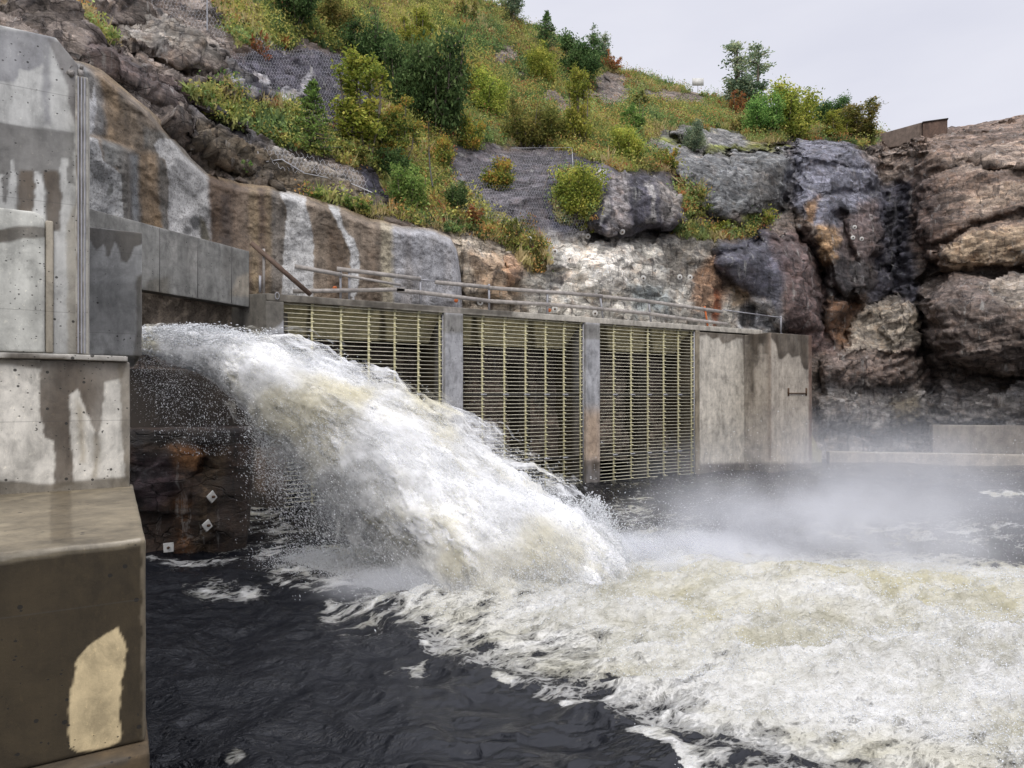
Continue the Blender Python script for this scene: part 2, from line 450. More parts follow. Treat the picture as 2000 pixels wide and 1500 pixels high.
def mat_sheet(name):
    """thin torn sheets of aerated water round the jet: fine threads along the flow with gaps between them"""
    t = NT(name); v = vcol(t)
    q = t.N("ShaderNodeAttribute", attribute_name="flow").outputs['Vector']
    dens = attr(t, "dens")
    fl = t.map(q, (0.42, 1.0, 1.0))
    n = t.noise(fl, 1.9, 10, 0.70, 0.6); n2 = t.noise(fl, 16.0, 6, 0.8, 0.2)
    s_ = t.math('ADD', t.math('MULTIPLY', n, 0.84), t.math('MULTIPLY', n2, 0.16))
    s_ = t.math('ADD', s_, t.math('SUBTRACT', dens, 0.5))
    a = t.ramp(s_, [(0.44, 0.0), (0.56, 0.55), (0.72, 0.95)])
    d = t.N("ShaderNodeBsdfDiffuse", {'Color': v.outputs[0]}); tr = t.N("ShaderNodeBsdfTranslucent", {'Color': v.outputs[0]})
    mx = t.N("ShaderNodeMixShader", {0: 0.5, 1: d.outputs[0], 2: tr.outputs[0]})
    tp = t.N("ShaderNodeBsdfTransparent")
    m2 = t.N("ShaderNodeMixShader", {0: a, 1: tp.outputs[0], 2: mx.outputs[0]})
    t.l.new(m2.outputs[0], t.out.inputs[0]); return t.m

def mat_drops(name):
    t = NT(name)
    d = t.N("ShaderNodeBsdfDiffuse", {'Color': (0.88, 0.89, 0.90, 1)}); tr = t.N("ShaderNodeBsdfTranslucent", {'Color': (0.86, 0.88, 0.90, 1)})
    mx = t.N("ShaderNodeMixShader", {0: 0.35, 1: d.outputs[0], 2: tr.outputs[0]})
    t.l.new(mx.outputs[0], t.out.inputs[0]); return t.m

def mat_water(name):
    t = NT(name); p = obj_pos(t)
    F = attr(t, "foam"); cream = attr(t, "cream"); calm = attr(t, "calm")
    fl = t.map(p, (0.45, 1.0, 1.0), (0, 0, math.radians(39)))
    warp = t.mixc(0.35, fl, t.N("ShaderNodeTexNoise", {'Vector': fl, 'Scale': 1.6, 'Detail': 5}).outputs['Color'], 'LINEAR_LIGHT')
    n1 = t.noise(warp, 2.2, 9, 0.68, 0.6)
    vo = t.N("ShaderNodeTexVoronoi", {'Vector': warp, 'Scale': 3.4}, feature='DISTANCE_TO_EDGE').outputs['Distance']
    vo2 = t.N("ShaderNodeTexVoronoi", {'Vector': warp, 'Scale': 15.0}, feature='DISTANCE_TO_EDGE').outputs['Distance']
    n0 = t.noise(warp, 11.0, 6, 0.75, 0.3)
    lace = t.math('SUBTRACT', t.math('SUBTRACT', t.math('ADD', t.math('MULTIPLY', n1, 0.85), t.math('MULTIPLY', n0, 0.42)), t.math('MULTIPLY', vo, 0.9)), t.math('MULTIPLY', vo2, 0.5))
    s = t.math('ADD', lace, t.math('MULTIPLY', F, 1.05))
    fac = t.ramp(s, [(0.62, 0.0), (0.74, 0.5), (0.98, 1.0)])
    fac = t.math('MULTIPLY', fac, t.math('GREATER_THAN', F, 0.01))
    # foam body
    tone = t.noise(fl, 1.3, 6, 0.6, 0.7)
    fine = t.noise(fl, 10, 6, 0.72)
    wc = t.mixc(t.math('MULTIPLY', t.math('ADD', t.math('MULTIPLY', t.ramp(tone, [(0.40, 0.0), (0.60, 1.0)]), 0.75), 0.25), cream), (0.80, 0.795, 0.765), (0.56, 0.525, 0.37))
    boil = t.noise(t.map(fl, (1, 1, 1), (0, 0, .3)), 0.95, 7, 0.66, 0.9)
    wc = t.mixc(t.math('MULTIPLY', t.ramp(boil, [(0.47, 0.0), (0.60, 0.72)]), t.ramp(n0, [(0.35, 1.0), (0.62, 0.35)])), wc, (0.34, 0.325, 0.235))
    wc = t.mixc(t.ramp(fine, [(0.30, 0.45), (0.56, 0.0)]), wc, (0.40, 0.38, 0.31))
    body = t.mixc(fac, (0.006, 0.007, 0.010), wc)
    # ripples for the dark water
    r1 = t.noise(t.map(p, (1, 1, 1), (0, 0, math.radians(25))), 2.6, 5, 0.6, 1.2)
    r2 = t.noise(t.map(p, (1.0, 2.6, 1), (0, 0, math.radians(-20))), 7.0, 4, 0.6, 0.8)
    rip = t.math('ADD', r1, t.math('MULTIPLY', r2, 0.45))
    amp = t.math('SUBTRACT', 1.0, t.math('MULTIPLY', calm, 0.75))
    hh = t.math('ADD', t.math('MULTIPLY', t.math('MULTIPLY', rip, amp), 0.26), t.math('MULTIPLY', fac, t.math('ADD', t.math('MULTIPLY', fine, 0.35), t.math('MULTIPLY', n1, 0.7))))
    rough = t.math('ADD', 0.03, t.math('MULTIPLY', fac, 0.55))
    t.pbsdf(Base_Color=body, Roughness=rough, IOR=1.33, Normal=t.bump(hh, 0.8, 0.35)); return t.m

def mat_mist(name, dens, nscale, lo, hi, aniso=0.2):
    t = NT(name)
    tc = t.N("ShaderNodeTexCoord").outputs['Object']; p = obj_pos(t)
    L = t.N("ShaderNodeVectorMath", {0: tc}, operation='LENGTH').outputs['Value']
    fall = t.math('POWER', t.math('SUBTRACT', 1.0, L, clamp=True), 1.3)
    n = t.N("ShaderNodeTexNoise", {'Vector': p, 'Scale': nscale, 'Detail': 3, 'Roughness': 0.55, 'Distortion': 0.3}).outputs['Fac']
    nn = t.N("ShaderNodeMapRange", {0: n, 1: lo, 2: hi, 3: 0.0, 4: 1.0}).outputs[0]
    d = t.math('MULTIPLY', t.math('MULTIPLY', fall, nn), dens)
    vs = t.N("ShaderNodeVolumePrincipled", {'Color': (0.96, 0.97, 1.0, 1), 'Density': d, 'Anisotropy': aniso})
    t.l.new(vs.outputs[0], t.out.inputs['Volume']); return t.m

M_CONC = mat_concrete("concrete")
M_SHOT = mat_concrete("sprayed_concrete", grain=17.0)
M_ROCK = mat_rock("rock")
M_LEAF = mat_leaf("leaf")
M_FOAM = mat_foam("foam")
M_DROP = mat_drops("spray")
M_SHEET = mat_sheet("torn_water")
M_WATER = mat_water("river_water")
M_BARK = mat_plain("bark", (0.16, 0.13, 0.10), 0.9)
M_BAR = mat_plain("pale_yellow_steel", (0.72, 0.68, 0.52), 0.5, 0.0, 0.3, 9)
M_STRUT = mat_plain("yellow_green_steel", (0.78, 0.72, 0.42), 0.55, 0.0, 0.35, 7)
M_GALV = mat_plain("weathered_rail", (0.36, 0.36, 0.38), 0.6, 0.3, 0.3, 7)
M_WIRE = mat_plain("galvanised_wire", (0.50, 0.50, 0.52), 0.5, 0.3, 0.2, 5)
M_WOOD = mat_plain("grey_board", (0.36, 0.33, 0.30), 0.85, 0.0, 0.4, 5)
M_BROWN = mat_plain("brown_board", (0.13, 0.085, 0.06), 0.8, 0.0, 0.35, 6)
M_ORANGE = mat_plain("orange_paint", (0.62, 0.16, 0.04), 0.6, 0.0, 0.25, 6)
M_WHITE = mat_plain("white_plate", (0.60, 0.59, 0.55), 0.6, 0.0, 0.2, 8)
M_RUST = mat_plain("rusty_bolt", (0.10, 0.055, 0.03), 0.8, 0.2, 0.3, 8)
M_DARKM = mat_plain("dark_iron", (0.06, 0.055, 0.05), 0.7, 0.3, 0.3, 8)

# ------------------------------------------------------------------ rock face and hillside (one terrain surface)
KN = {   # column: rows (py, depth): foot, lower band top, bench, mid slope, skyline
    -150: [(900, 17), (95, 17.5), (30, 19.5), (-80, 23), (-330, 32)],
    0: [(900, 18.5), (70, 19.2), (0, 21.5), (-90, 25), (-320, 34)],
    160: [(900, 20.6), (118, 21.2), (30, 23.5), (-50, 27), (-300, 35)],
    300: [(900, 22.6), (230, 23.0), (130, 25.5), (10, 29), (-260, 38)],
    450: [(900, 25.2), (345, 25.5), (190, 28), (60, 31.5), (-220, 42)],
    600: [(900, 26.9), (383, 27.2), (285, 29.5), (110, 35), (-170, 50)],
    750: [(900, 28.4), (430, 28.7), (360, 31), (180, 38), (-100, 58)],
    880: [(900, 29.9), (462, 30.3), (420, 32), (240, 40), (-15, 63)],
    1000: [(900, 31.4), (555, 31.8), (400, 34), (285, 43), (30, 68)],
    1150: [(900, 33.6), (520, 34.2), (330, 37.5), (250, 47), (112, 72)],
    1300: [(900, 36.3), (540, 37.2), (335, 41), (240, 52), (163, 74)],
    1450: [(900, 39.8), (500, 41), (330, 46), (270, 55), (208, 72)],
    1600: [(900, 42.5), (600, 43.5), (300, 51), (272, 57), (245, 67)],
    1720: [(900, 45), (600, 48), (300, 54), (285, 58), (266, 64)],
    1850: [(900, 44.5), (600, 46), (290, 54), (272, 57), (254, 63)],
    2000: [(905, 43), (600, 44), (330, 50), (270, 54), (221, 60)],
    2250: [(915, 38), (560, 40), (300, 46), (210, 51), (140, 58)],
}
NPX = np.arange(-150, 2251, 2.6)
def _cols():
    ks = sorted(KN); A = np.array([KN[k] for k in ks], float)      # (nk,5,2)
    out = np.zeros((len(NPX), 5, 2))
    ker = np.exp(-0.5 * (np.arange(-30, 31) / 10.0) ** 2); ker /= ker.sum()
    for r in range(5):
        for c in range(2):
            y = np.interp(NPX, ks, A[:, r, c])
            out[:, r, c] = np.convolve(np.pad(y, 30, mode='edge'), ker, 'valid')
    return out
CK = _cols()
# jagged skyline
skn = fbm(np.stack([NPX / 60, 0 * NPX, 0 * NPX], 1), 5, 77)
CK[:, 4, 0] += skn * np.where(NPX > 1760, 5, 12)
SEG = [80, 90, 95, 90]
tt, seg = [], []
for k, n in enumerate(SEG):
    for i in range(n): tt.append(i / n); seg.append(k)
tt.append(1.0); seg.append(3)
tt = np.array(tt); seg = np.array(seg)
PY0 = CK[:, seg, 0].T * (1 - tt)[:, None] + CK[:, seg + 1, 0].T * tt[:, None]
D0 = CK[:, seg, 1].T * (1 - tt)[:, None] + CK[:, seg + 1, 1].T * tt[:, None]
# soften the knots vertically
kv = np.exp(-0.5 * (np.arange(-9, 10) / 4.0) ** 2); kv /= kv.sum()
D0 = np.apply_along_axis(lambda c: np.convolve(np.pad(c, 9, mode='edge'), kv, 'valid'), 0, D0)
NR, NC = PY0.shape
PXG = np.broadcast_to(NPX[None, :], PY0.shape)
X_, Y_ = PXG.ravel(), PY0.ravel()

BUMP = [  # polygon, rise (m toward the viewer), rounding width px
    ([(1148, 455), (1120, 330), (1190, 318), (1290, 345), (1350, 385), (1335, 440), (1270, 455), (1200, 475)], 2.2, 60),
    ([(1310, 320), (1400, 300), (1480, 300), (1540, 290), (1560, 340), (1520, 420), (1440, 440), (1360, 400)], 2.2, 50),
    ([(1440, 262), (1490, 240), (1580, 262), (1470, 300), (1380, 300), (1300, 262), (1370, 235)], 1.8, 30),
    ([(1560, 270), (1640, 250), (1700, 290), (1740, 380), (1720, 470), (1690, 590), (1620, 560), (1560, 470), (1540, 380)], 3.0, 70),
    ([(1395, 480), (1480, 450), (1560, 455), (1600, 500), (1610, 640), (1530, 650), (1480, 600), (1400, 520)], 2.0, 60),
    ([(1780, 260), (1900, 235), (2060, 200), (2300, 180), (2300, 520), (1990, 540), (1850, 550), (1790, 450), (1790, 340)], 4.0, 90),
    ([(1800, 590), (1870, 530), (2000, 520), (2300, 500), (2300, 720), (2000, 740), (1880, 735), (1820, 680)], 4.5, 80),
    ([(1650, 660), (1690, 600), (1745, 575), (1790, 610), (1795, 690), (1790, 760), (1700, 770), (1600, 760), (1600, 700)], 3.0, 60),
    ([(1600, 740), (1700, 720), (1820, 745), (1830, 830), (1700, 850), (1600, 830)], 1.6, 40),
    ([(1820, 740), (2000, 735), (2300, 720), (2300, 880), (1820, 860)], 1.8, 60),
    ([(1150, 480), (1200, 460), (1245, 480), (1235, 570), (1180, 600), (1120, 560)], 0.9, 40),
    ([(985, 500), (1022, 505), (1025, 545), (990, 560)], 0.8, 20),
    ([(1050, 480), (1100, 475), (1110, 520), (1060, 540)], 0.9, 20),
    ([(900, 450), (940, 470), (1000, 520), (1010, 590), (905, 600)], 0.6, 30),
    ([(870, 385), (905, 390), (910, 440), (880, 430)], 0.7, 20),
    ([(960, 100), (1000, 95), (1010, 125), (975, 135)], 1.2, 20),
    ([(1160, 140), (1230, 175), (1225, 215), (1170, 215)], 1.4, 25),
    ([(250, 60), (330, 60), (440, 110), (430, 150), (330, 130), (250, 100)], 0.7, 25),
    ([(300, 120), (400, 150), (470, 190), (380, 200), (300, 170)], 0.5, 20),
    ([(180, 100), (270, 130), (380, 200), (300, 200), (200, 150)], 0.6, 20),
]
CRACK = [  # polyline, depth (m), width px
    ([(1745, 285), (1735, 350), (1748, 420), (1750, 500), (1735, 590), (1700, 640)], 3.4, 32),
    ([(1560, 300), (1545, 380), (1500, 440), (1470, 470)], 1.6, 12),
    ([(1560, 460), (1600, 520), (1610, 640), (1600, 690)], 1.6, 14),
    ([(1640, 430), (1660, 500), (1665, 600), (1640, 650)], 1.6, 16),
    ([(1790, 560), (1870, 530), (2000, 528), (2200, 510)], 1.2, 8),
    ([(1800, 560), (1850, 480), (1900, 440), (2000, 420), (2200, 400)], 0.8, 6),
    ([(1800, 350), (1880, 320), (2000, 330)], 0.6, 6),
    ([(1795, 600), (1800, 700), (1820, 760)], 1.3, 12),
    ([(1640, 700), (1700, 690), (1790, 700)], 0.6, 5),
    ([(1820, 745), (1920, 745), (2020, 735), (2200, 720)], .7, 14),
    ([(1150, 470), (1230, 462), (1280, 455), (1330, 440)], 1.6, 10),
    ([(1580, 330), (1660, 320), (1740, 330)], 0.5, 5),
    ([(1600, 385), (1680, 370), (1720, 380)], 0.5, 5),
    ([(1395, 500), (1480, 470), (1560, 470)], 0.5, 5),
    ([(740, 330), (760, 370), (775, 410)], 1.2, 14),
    ([(780, 130), (730, 100), (690, 60)], 1.0, 14),
    ([(170, 95), (260, 150), (380, 215), (470, 260)], 0.9, 7),
    ([(240, 100), (340, 130), (450, 200)], 0.6, 5),
    ([(160, 60), (300, 50), (420, 110)], 0.6, 6),
    ([(330, 255), (420, 330), (520, 355)], 0.6, 8),
]
base3 = at(X_, Y_, D0.ravel())
wob = np.stack([fbm(base3 * 0.55, 4, 11), fbm(base3 * 0.55, 4, 23)], 1)
wx = X_ + wob[:, 0] * 16; wy = Y_ + wob[:, 1] * 16
rise = np.zeros(len(X_))
def inbox(poly, pad):
    p = np.asarray(poly, float)
    return (wx > p[:, 0].min() - pad) & (wx < p[:, 0].max() + pad) & (wy > p[:, 1].min() - pad) & (wy < p[:, 1].max() + pad)
for poly, h, w in BUMP:
    m = inbox(poly, 5)
    s = np.clip(sdf(poly, wx[m], wy[m]) / w, 0, 1)
    rise[m] = np.maximum(rise[m], h * np.sqrt(1 - (1 - s) ** 2))
for line, h, w in CRACK:
    m = inbox(line, w * 3)
    rise[m] -= h * np.exp(-(pdist(line, wx[m], wy[m]) / w) ** 2)
behind = (sstep(925, 895, X_) * sstep(0, 14, Y_ - np.interp(X_, [100, 160, 250, 330, 400, 520, 650, 790, 880, 905], [108, 122, 182, 264, 338, 366, 400, 443, 466, 620])))
D1 = D0 - (rise * (1 - behind) - .5 * behind).reshape(NR, NC)
P = at(PXG, PY0, D1)
# normals
def gnorm(P):
    du = np.gradient(P, axis=1); dv = np.gradient(P, axis=0)
    n = np.cross(du, dv); n /= np.linalg.norm(n, axis=-1)[..., None] + 1e-9
    s = np.sign((n * (P - CAM)).sum(-1)); return -n * s[..., None]
Nn = gnorm(P)
Pf = P.reshape(-1, 3)
# strata frame: layers dip across the face
th = math.radians(24)
Rs = np.array([[1, 0, 0], [0, math.cos(th), math.sin(th)], [0, -math.sin(th), math.cos(th)]]) @ np.array([[math.cos(.35), 0, math.sin(.35)], [0, 1, 0], [-math.sin(.35), 0, math.cos(.35)]])
Q = Pf @ Rs.T
Qw = Q + 0.32 * np.stack([fbm(Pf * .5, 3, 41), fbm(Pf * .5, 3, 42), fbm(Pf * .5, 3, 43)], 1)
def facet(Qs, seed, amp):
    f1, f2, rv, off = worley(Qs, seed)
    return amp * ((rv * off).sum(1) * 1.1 + 0.25 * rv[:, 0]) - amp * 0.14 * np.exp(-((f2 - f1) / 0.03) ** 2)
disp = facet(Qw * np.array([.13, .22, .50]), 3, .80) + facet(Qw * np.array([.36, .6, 1.5]), 9, 0.36) + facet(Qw * np.array([1.5, 1.7, 3.2]), 15, 0.15) + facet(Qw * np.array([3.1, 3.6, 7.0]), 21, 0.07)
disp += 0.25 * fbm(Pf * .35, 3, 51) + 0.05 * fbm(Q * np.array([1.2, 1.2, 4.0]), 5, 61, ridged=True)
# bedding ledges and steep joints: stepped slabs with sharp lips
latw = Pf @ RGT; zz_ = Pf[:, 2]
def ledge(alpha, per, amp, seed):
    a_ = math.radians(alpha)
    s_ = (zz_ * math.cos(a_) - latw * math.sin(a_)) / per + .55 * fbm(Pf * .22 / max(per, .5), 3, seed) + .12 * fbm(Pf * 1.1, 3, seed + 4)
    k_ = np.floor(s_); f_ = s_ - k_; r_ = _r(k_.astype(np.int64), np.floor(latw / (per * 6) + 3 * vnoise(Pf * .1, seed)).astype(np.int64), k_.astype(np.int64) * 0, seed + 9)
    return amp * ((.35 + .9 * r_) * (f_ - .5) * 1.5 + .5 * (r_ - .5)), f_
wr = sstep(1640, 1800, X_); wl_ = sstep(760, 520, X_); wc_ = 1 - wr - wl_
lR, _ = ledge(20, 1.7, .55, 701); lR2, _ = ledge(24, .55, .18, 705)
lL, _ = ledge(-27, .95, .50, 711); lL2, _ = ledge(-24, .34, .16, 715)
lC, _ = ledge(58, 1.9, .50, 721); lC2, _ = ledge(-12, 1.6, .26, 725)
disp = disp * (.55 - .30 * wc_) + wr * (lR + lR2) * .85 + wl_ * (lL + lL2) + wc_ * (lC * .30 + lC2 * .5 + .05 * fbm(Pf * np.array([2.2, 2.2, 1.2]), 5, 735, .6, ridged=True))
# smoother where turf lies, bolder on the bare faces
VEG = [
    [(395, -340), (425, 20), (455, 85), (540, 85), (600, 75), (690, 105), (735, 170), (745, 215), (700, 300), (740, 335), (775, 400), (800, 430), (880, 455), (905, 400), (870, 330), (890, 290), (1050, 278), (1120, 300), (1180, 322), (1260, 335), (1330, 345), (1270, 300), (1290, 262), (1390, 240), (1440, 262), (1480, 275), (1600, 268), (1690, 292), (1722, 262), (1500, 190), (1340, 140), (1200, 95), (1100, 50), (950, -60), (870, -340)],
    [(358, 180), (430, 185), (500, 200), (600, 215), (660, 262), (640, 305), (580, 290), (500, 262), (430, 225)],
    [(640, 285), (740, 300), (765, 335), (690, 325), (640, 300)],
    [(840, 400), (885, 400), (900, 375), (960, 410), (1010, 440), (1060, 465), (1068, 520), (1040, 535), (990, 485), (920, 455), (860, 450)],
    [(140, 48), (200, 60), (228, 88), (180, 80)],
    [(1315, 425), (1390, 455), (1440, 440), (1510, 422), (1500, 448), (1400, 472), (1340, 470), (1310, 455)],
    [(1335, 350), (1375, 370), (1370, 420), (1330, 420)],
    [(1095, 345), (1150, 350), (1160, 430), (1095, 440), (1080, 400)],
    [(590, 375), (640, 385), (700, 390), (760, 420), (840, 440), (880, 458), (780, 438), (700, 412), (620, 388)],
]
BARE = [ell(1195, 180, 36, 38), ell(985, 112, 26, 20), ell(1150, 190, 22, 16), ell(790, 140, 22, 16), ell(725, 36, 16, 10), ell(1075, 190, 22, 14), ell(1290, 190, 50, 16),
        ell(1340, 195, 44, 16), ell(1395, 265, 62, 22, 5), ell(1285, 290, 45, 14), ell(1100, 215, 18, 22), ell(1470, 215, 14, 8), ell(880, 70, 16, 10), ell(1010, 148, 16, 8)]
veg = np.zeros(len(X_))
for poly in VEG:
    m = inbox(poly, 10); veg[m] = np.maximum(veg[m], sstep(-6, 6, sdf(poly, wx[m], wy[m])))
for poly in BARE:
    m = inbox(poly, 10); veg[m] = np.minimum(veg[m], 1 - sstep(-6, 6, sdf(poly, wx[m], wy[m])))
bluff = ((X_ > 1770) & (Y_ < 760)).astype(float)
disp *= (1 - .92 * behind) * (1 - 0.45 * veg) * (1 - 0.30 * bluff)
edge = np.ones(len(X_))
fade = sstep(0, 14, NR - 1 - np.repeat(np.arange(NR), NC))
Pd = (Pf + Nn.reshape(-1, 3) * (disp * (0.35 + 0.65 * fade))[:, None]).reshape(NR, NC, 3)

# albedo zones
PAT = [  # polygon, colour, softness, wetness
    ([(-200, -400), (470, -400), (440, 90), (470, 200), (560, 300), (340, 262), (150, 120), (-200, 80)], S(134, 123, 114), 20, .1),
    ([(160, 80), (300, 150), (470, 205), (500, 250), (380, 225), (250, 170), (160, 125)], S(100, 86, 82), 10, .2),
    ([(240, 55), (340, 60), (430, 105), (420, 130), (330, 95), (250, 90)], S(165, 158, 148), 8, 0),
    ([(0, -50), (140, 0), (200, 60), (140, 45), (0, 20)], S(120, 107, 84), 12, 0),
    ([(450, 100), (560, 90), (690, 110), (740, 200), (700, 300), (600, 250), (470, 200)], S(72, 70, 82), 14, .2),
    ([(430, 130), (480, 150), (500, 200), (440, 180)], S(140, 140, 142), 8, 0),
    ([(520, 190), (560, 180), (570, 215), (520, 215)], S(190, 188, 190), 6, 0),
    ([(330, 225), (440, 225), (560, 300), (690, 340), (740, 400), (880, 460), (760, 432), (600, 385), (400, 335)], S(114, 103, 86), 12, 0),
    ([(360, 215), (460, 225), (520, 280), (440, 270)], S(118, 116, 120), 10, 0),
    ([(520, 280), (620, 310), (700, 345), (660, 350), (540, 310)], S(150, 145, 138), 10, 0),
    ([(700, 320), (760, 350), (770, 400), (720, 370)], S(60, 60, 76), 8, .3),
    ([(860, 280), (1150, 290), (1165, 480), (1000, 500), (880, 440)], S(90, 87, 92), 18, .1),
    ([(1060, 380), (1110, 300), (1150, 300), (1150, 470), (1080, 470)], S(66, 66, 80), 14, .2),
    ([(890, 450), (1010, 470), (1060, 560), (1050, 640), (890, 620)], S(184, 172, 154), 14, 0),
    ([(930, 480), (985, 500), (1030, 560), (960, 600), (930, 540)], S(163, 140, 115), 12, 0),
    ([(985, 500), (1020, 505), (1028, 540), (990, 552)], S(167, 134, 106), 6, 0),
    ([(1030, 470), (1200, 455), (1400, 470), (1480, 560), (1520, 680), (1030, 650)], S(182, 178, 168), 20, 0),
    ([(1100, 490), (1150, 470), (1230, 470), (1250, 540), (1200, 600), (1110, 590)], S(232, 226, 214), 14, 0),
    ([(1230, 560), (1300, 560), (1310, 620), (1240, 620)], S(150, 156, 154), 12, 0),
    ([(1290, 480), (1390, 470), (1400, 540), (1300, 550)], S(128, 122, 112), 12, 0),
    ([(1360, 540), (1395, 490), (1440, 540), (1400, 620), (1350, 610)], S(142, 112, 87), 10, 0),
    ([(1420, 520), (1475, 530), (1480, 600), (1430, 600)], S(169, 147, 119), 10, 0),
    ([(1470, 570), (1530, 580), (1535, 640), (1440, 650)], S(206, 206, 206), 8, 0),
    ([(1140, 320), (1250, 320), (1350, 370), (1345, 440), (1250, 460), (1160, 470)], S(74, 73, 84), 12, .3),
    ([(1195, 335), (1225, 335), (1235, 440), (1190, 460)], S(150, 144, 142), 8, 0),
    ([(1168, 330), (1182, 330), (1186, 420), (1172, 450)], S(176, 172, 168), 3, 0), ([(1238, 335), (1246, 340), (1250, 440), (1240, 452)], S(40, 38, 44), 4, .4), ([(1262, 350), (1272, 352), (1276, 430), (1264, 440)], S(160, 156, 152), 3, 0),
    ([(560, 190), (585, 180), (590, 210), (570, 225), (556, 212)], S(196, 194, 196), 2, 0), ([(585, 150), (600, 150), (598, 190), (586, 185)], S(170, 168, 172), 2, 0), ([(500, 150), (520, 140), (530, 170), (510, 178)], S(180, 178, 180), 2, 0),
    ([(1395, 320), (1410, 318), (1414, 400), (1400, 420)], S(170, 168, 160), 3, 0), ([(1455, 330), (1462, 330), (1450, 420), (1440, 420)], S(178, 176, 166), 3, 0), ([(1490, 335), (1500, 335), (1480, 420), (1470, 425)], S(52, 50, 48), 4, .3),
    ([(1625, 470), (1650, 468), (1660, 600), (1640, 640), (1630, 560)], S(28, 25, 26), 5, .6), ([(1400, 560), (1412, 560), (1404, 640), (1392, 640)], S(120, 66, 34), 4, .1), ([(1515, 450), (1535, 455), (1560, 520), (1548, 530)], S(150, 140, 132), 3, 0),
    ([(1480, 580), (1520, 575), (1528, 610), (1490, 612)], S(210, 210, 210), 3, 0), ([(1450, 600), (1480, 596), (1486, 640), (1452, 644)], S(60, 58, 58), 3, .2),
    ([(1280, 350), (1350, 380), (1340, 400), (1290, 430)], S(140, 134, 128), 10, 0),
    ([(1300, 300), (1420, 300), (1540, 285), (1560, 340), (1520, 430), (1380, 420)], S(112, 114, 114), 14, 0),
    ([(1480, 330), (1540, 320), (1500, 440), (1440, 450)], S(90, 88, 84), 10, .1),
    ([(1270, 250), (1450, 235), (1470, 300), (1290, 320)], S(128, 128, 126), 10, 0),
    ([(1395, 485), (1480, 450), (1545, 470), (1530, 600), (1470, 580), (1400, 530)], S(74, 74, 86), 8, .6),
    ([(1500, 450), (1560, 450), (1620, 520), (1625, 700), (1540, 690), (1530, 560)], S(98, 80, 76), 12, .4),
    ([(1550, 250), (1660, 250), (1700, 330), (1740, 380), (1720, 450), (1600, 440), (1540, 400)], S(118, 119, 130), 16, .2),
    ([(1575, 390), (1600, 380), (1590, 430), (1565, 430)], S(156, 125, 94), 6, 0),
    ([(1595, 440), (1635, 440), (1640, 520), (1600, 530)], S(169, 137, 100), 6, 0),
    ([(1640, 420), (1725, 380), (1730, 470), (1700, 520), (1640, 500)], S(110, 96, 92), 10, .2),
    ([(1600, 520), (1690, 500), (1720, 600), (1690, 650), (1630, 640)], S(52, 47, 47), 12, .6),
    ([(1620, 590), (1690, 580), (1690, 650), (1640, 680), (1615, 660)], S(102, 73, 49), 12, .4),
    ([(1712, 360), (1780, 350), (1790, 470), (1800, 600), (1700, 600), (1715, 470)], S(74, 74, 84), 10, .5),
    ([(1700, 270), (1790, 265), (1780, 350), (1715, 350)], S(134, 120, 109), 10, 0),
    ([(1780, 250), (2300, 150), (2300, 600), (1850, 560), (1790, 480)], S(135, 116, 102), 16, .1),
    ([(1840, 310), (2000, 270), (2200, 250), (2100, 300), (1900, 340)], S(167, 150, 135), 12, 0),
    ([(1880, 390), (2000, 350), (2200, 330), (2200, 380), (1990, 400), (1900, 420)], S(177, 158, 139), 12, 0),
    ([(1850, 500), (1900, 450), (1990, 440), (2200, 420), (2200, 500), (2000, 520), (1860, 530)], S(178, 157, 131), 12, 0),
    ([(1780, 340), (1830, 350), (1850, 440), (1820, 520), (1785, 440)], S(96, 81, 73), 12, .2),
    ([(1800, 580), (1900, 530), (2300, 500), (2300, 740), (1880, 740), (1810, 680)], S(125, 112, 103), 14, .1),
    ([(1920, 560), (2000, 540), (2300, 520), (2300, 600), (1990, 600)], S(157, 146, 132), 14, 0),
    ([(1640, 690), (1690, 600), (1745, 575), (1795, 620), (1790, 690), (1700, 690)], S(147, 137, 122), 12, 0),
    ([(1600, 690), (1800, 680), (1830, 760), (1700, 770), (1600, 750)], S(118, 104, 95), 14, .1),
    ([(1590, 750), (1830, 760), (2300, 740), (2300, 930), (1590, 930)], S(142, 138, 134), 20, .2),
    ([(1740, 780), (1790, 775), (1800, 820), (1745, 830)], S(156, 145, 125), 8, 0),
]
col = np.tile(S(118, 106, 96), (len(X_), 1)); wet = np.zeros(len(X_))
for poly, c, sf, w in PAT:
    m = inbox(poly, sf * 2)
    k = sstep(-sf, sf, sdf(poly, wx[m], wy[m])) * 0.93
    col[m] = blend(col[m], k, c); wet[m] = wet[m] * (1 - k) + w * k
# soil and moss under the growth
soil = S(96, 84, 52); moss = S(104, 108, 40)
vm = veg * sstep(-.6, .5, fbm(Pf * .8, 4, 91)); col = blend(col, np.clip(vm * .95 + veg * .3, 0, 1), soil)
col = blend(col, veg * sstep(.0, .5, fbm(Pf * 1.1, 4, 97)) * .7, moss)
mz = np.zeros(len(X_))
for poly in [ell(1420, 245, 60, 8, 8), ell(1420, 290, 50, 8), ell(1290, 275, 40, 7), ell(1480, 430, 40, 6), ell(1500, 285, 50, 6)]:
    m = inbox(poly, 10); mz[m] = np.maximum(mz[m], sstep(-6, 6, sdf(poly, wx[m], wy[m])))
col = blend(col, mz * .85, S(122, 128, 46))
col *= (1 - .14 * bluff)[:, None]
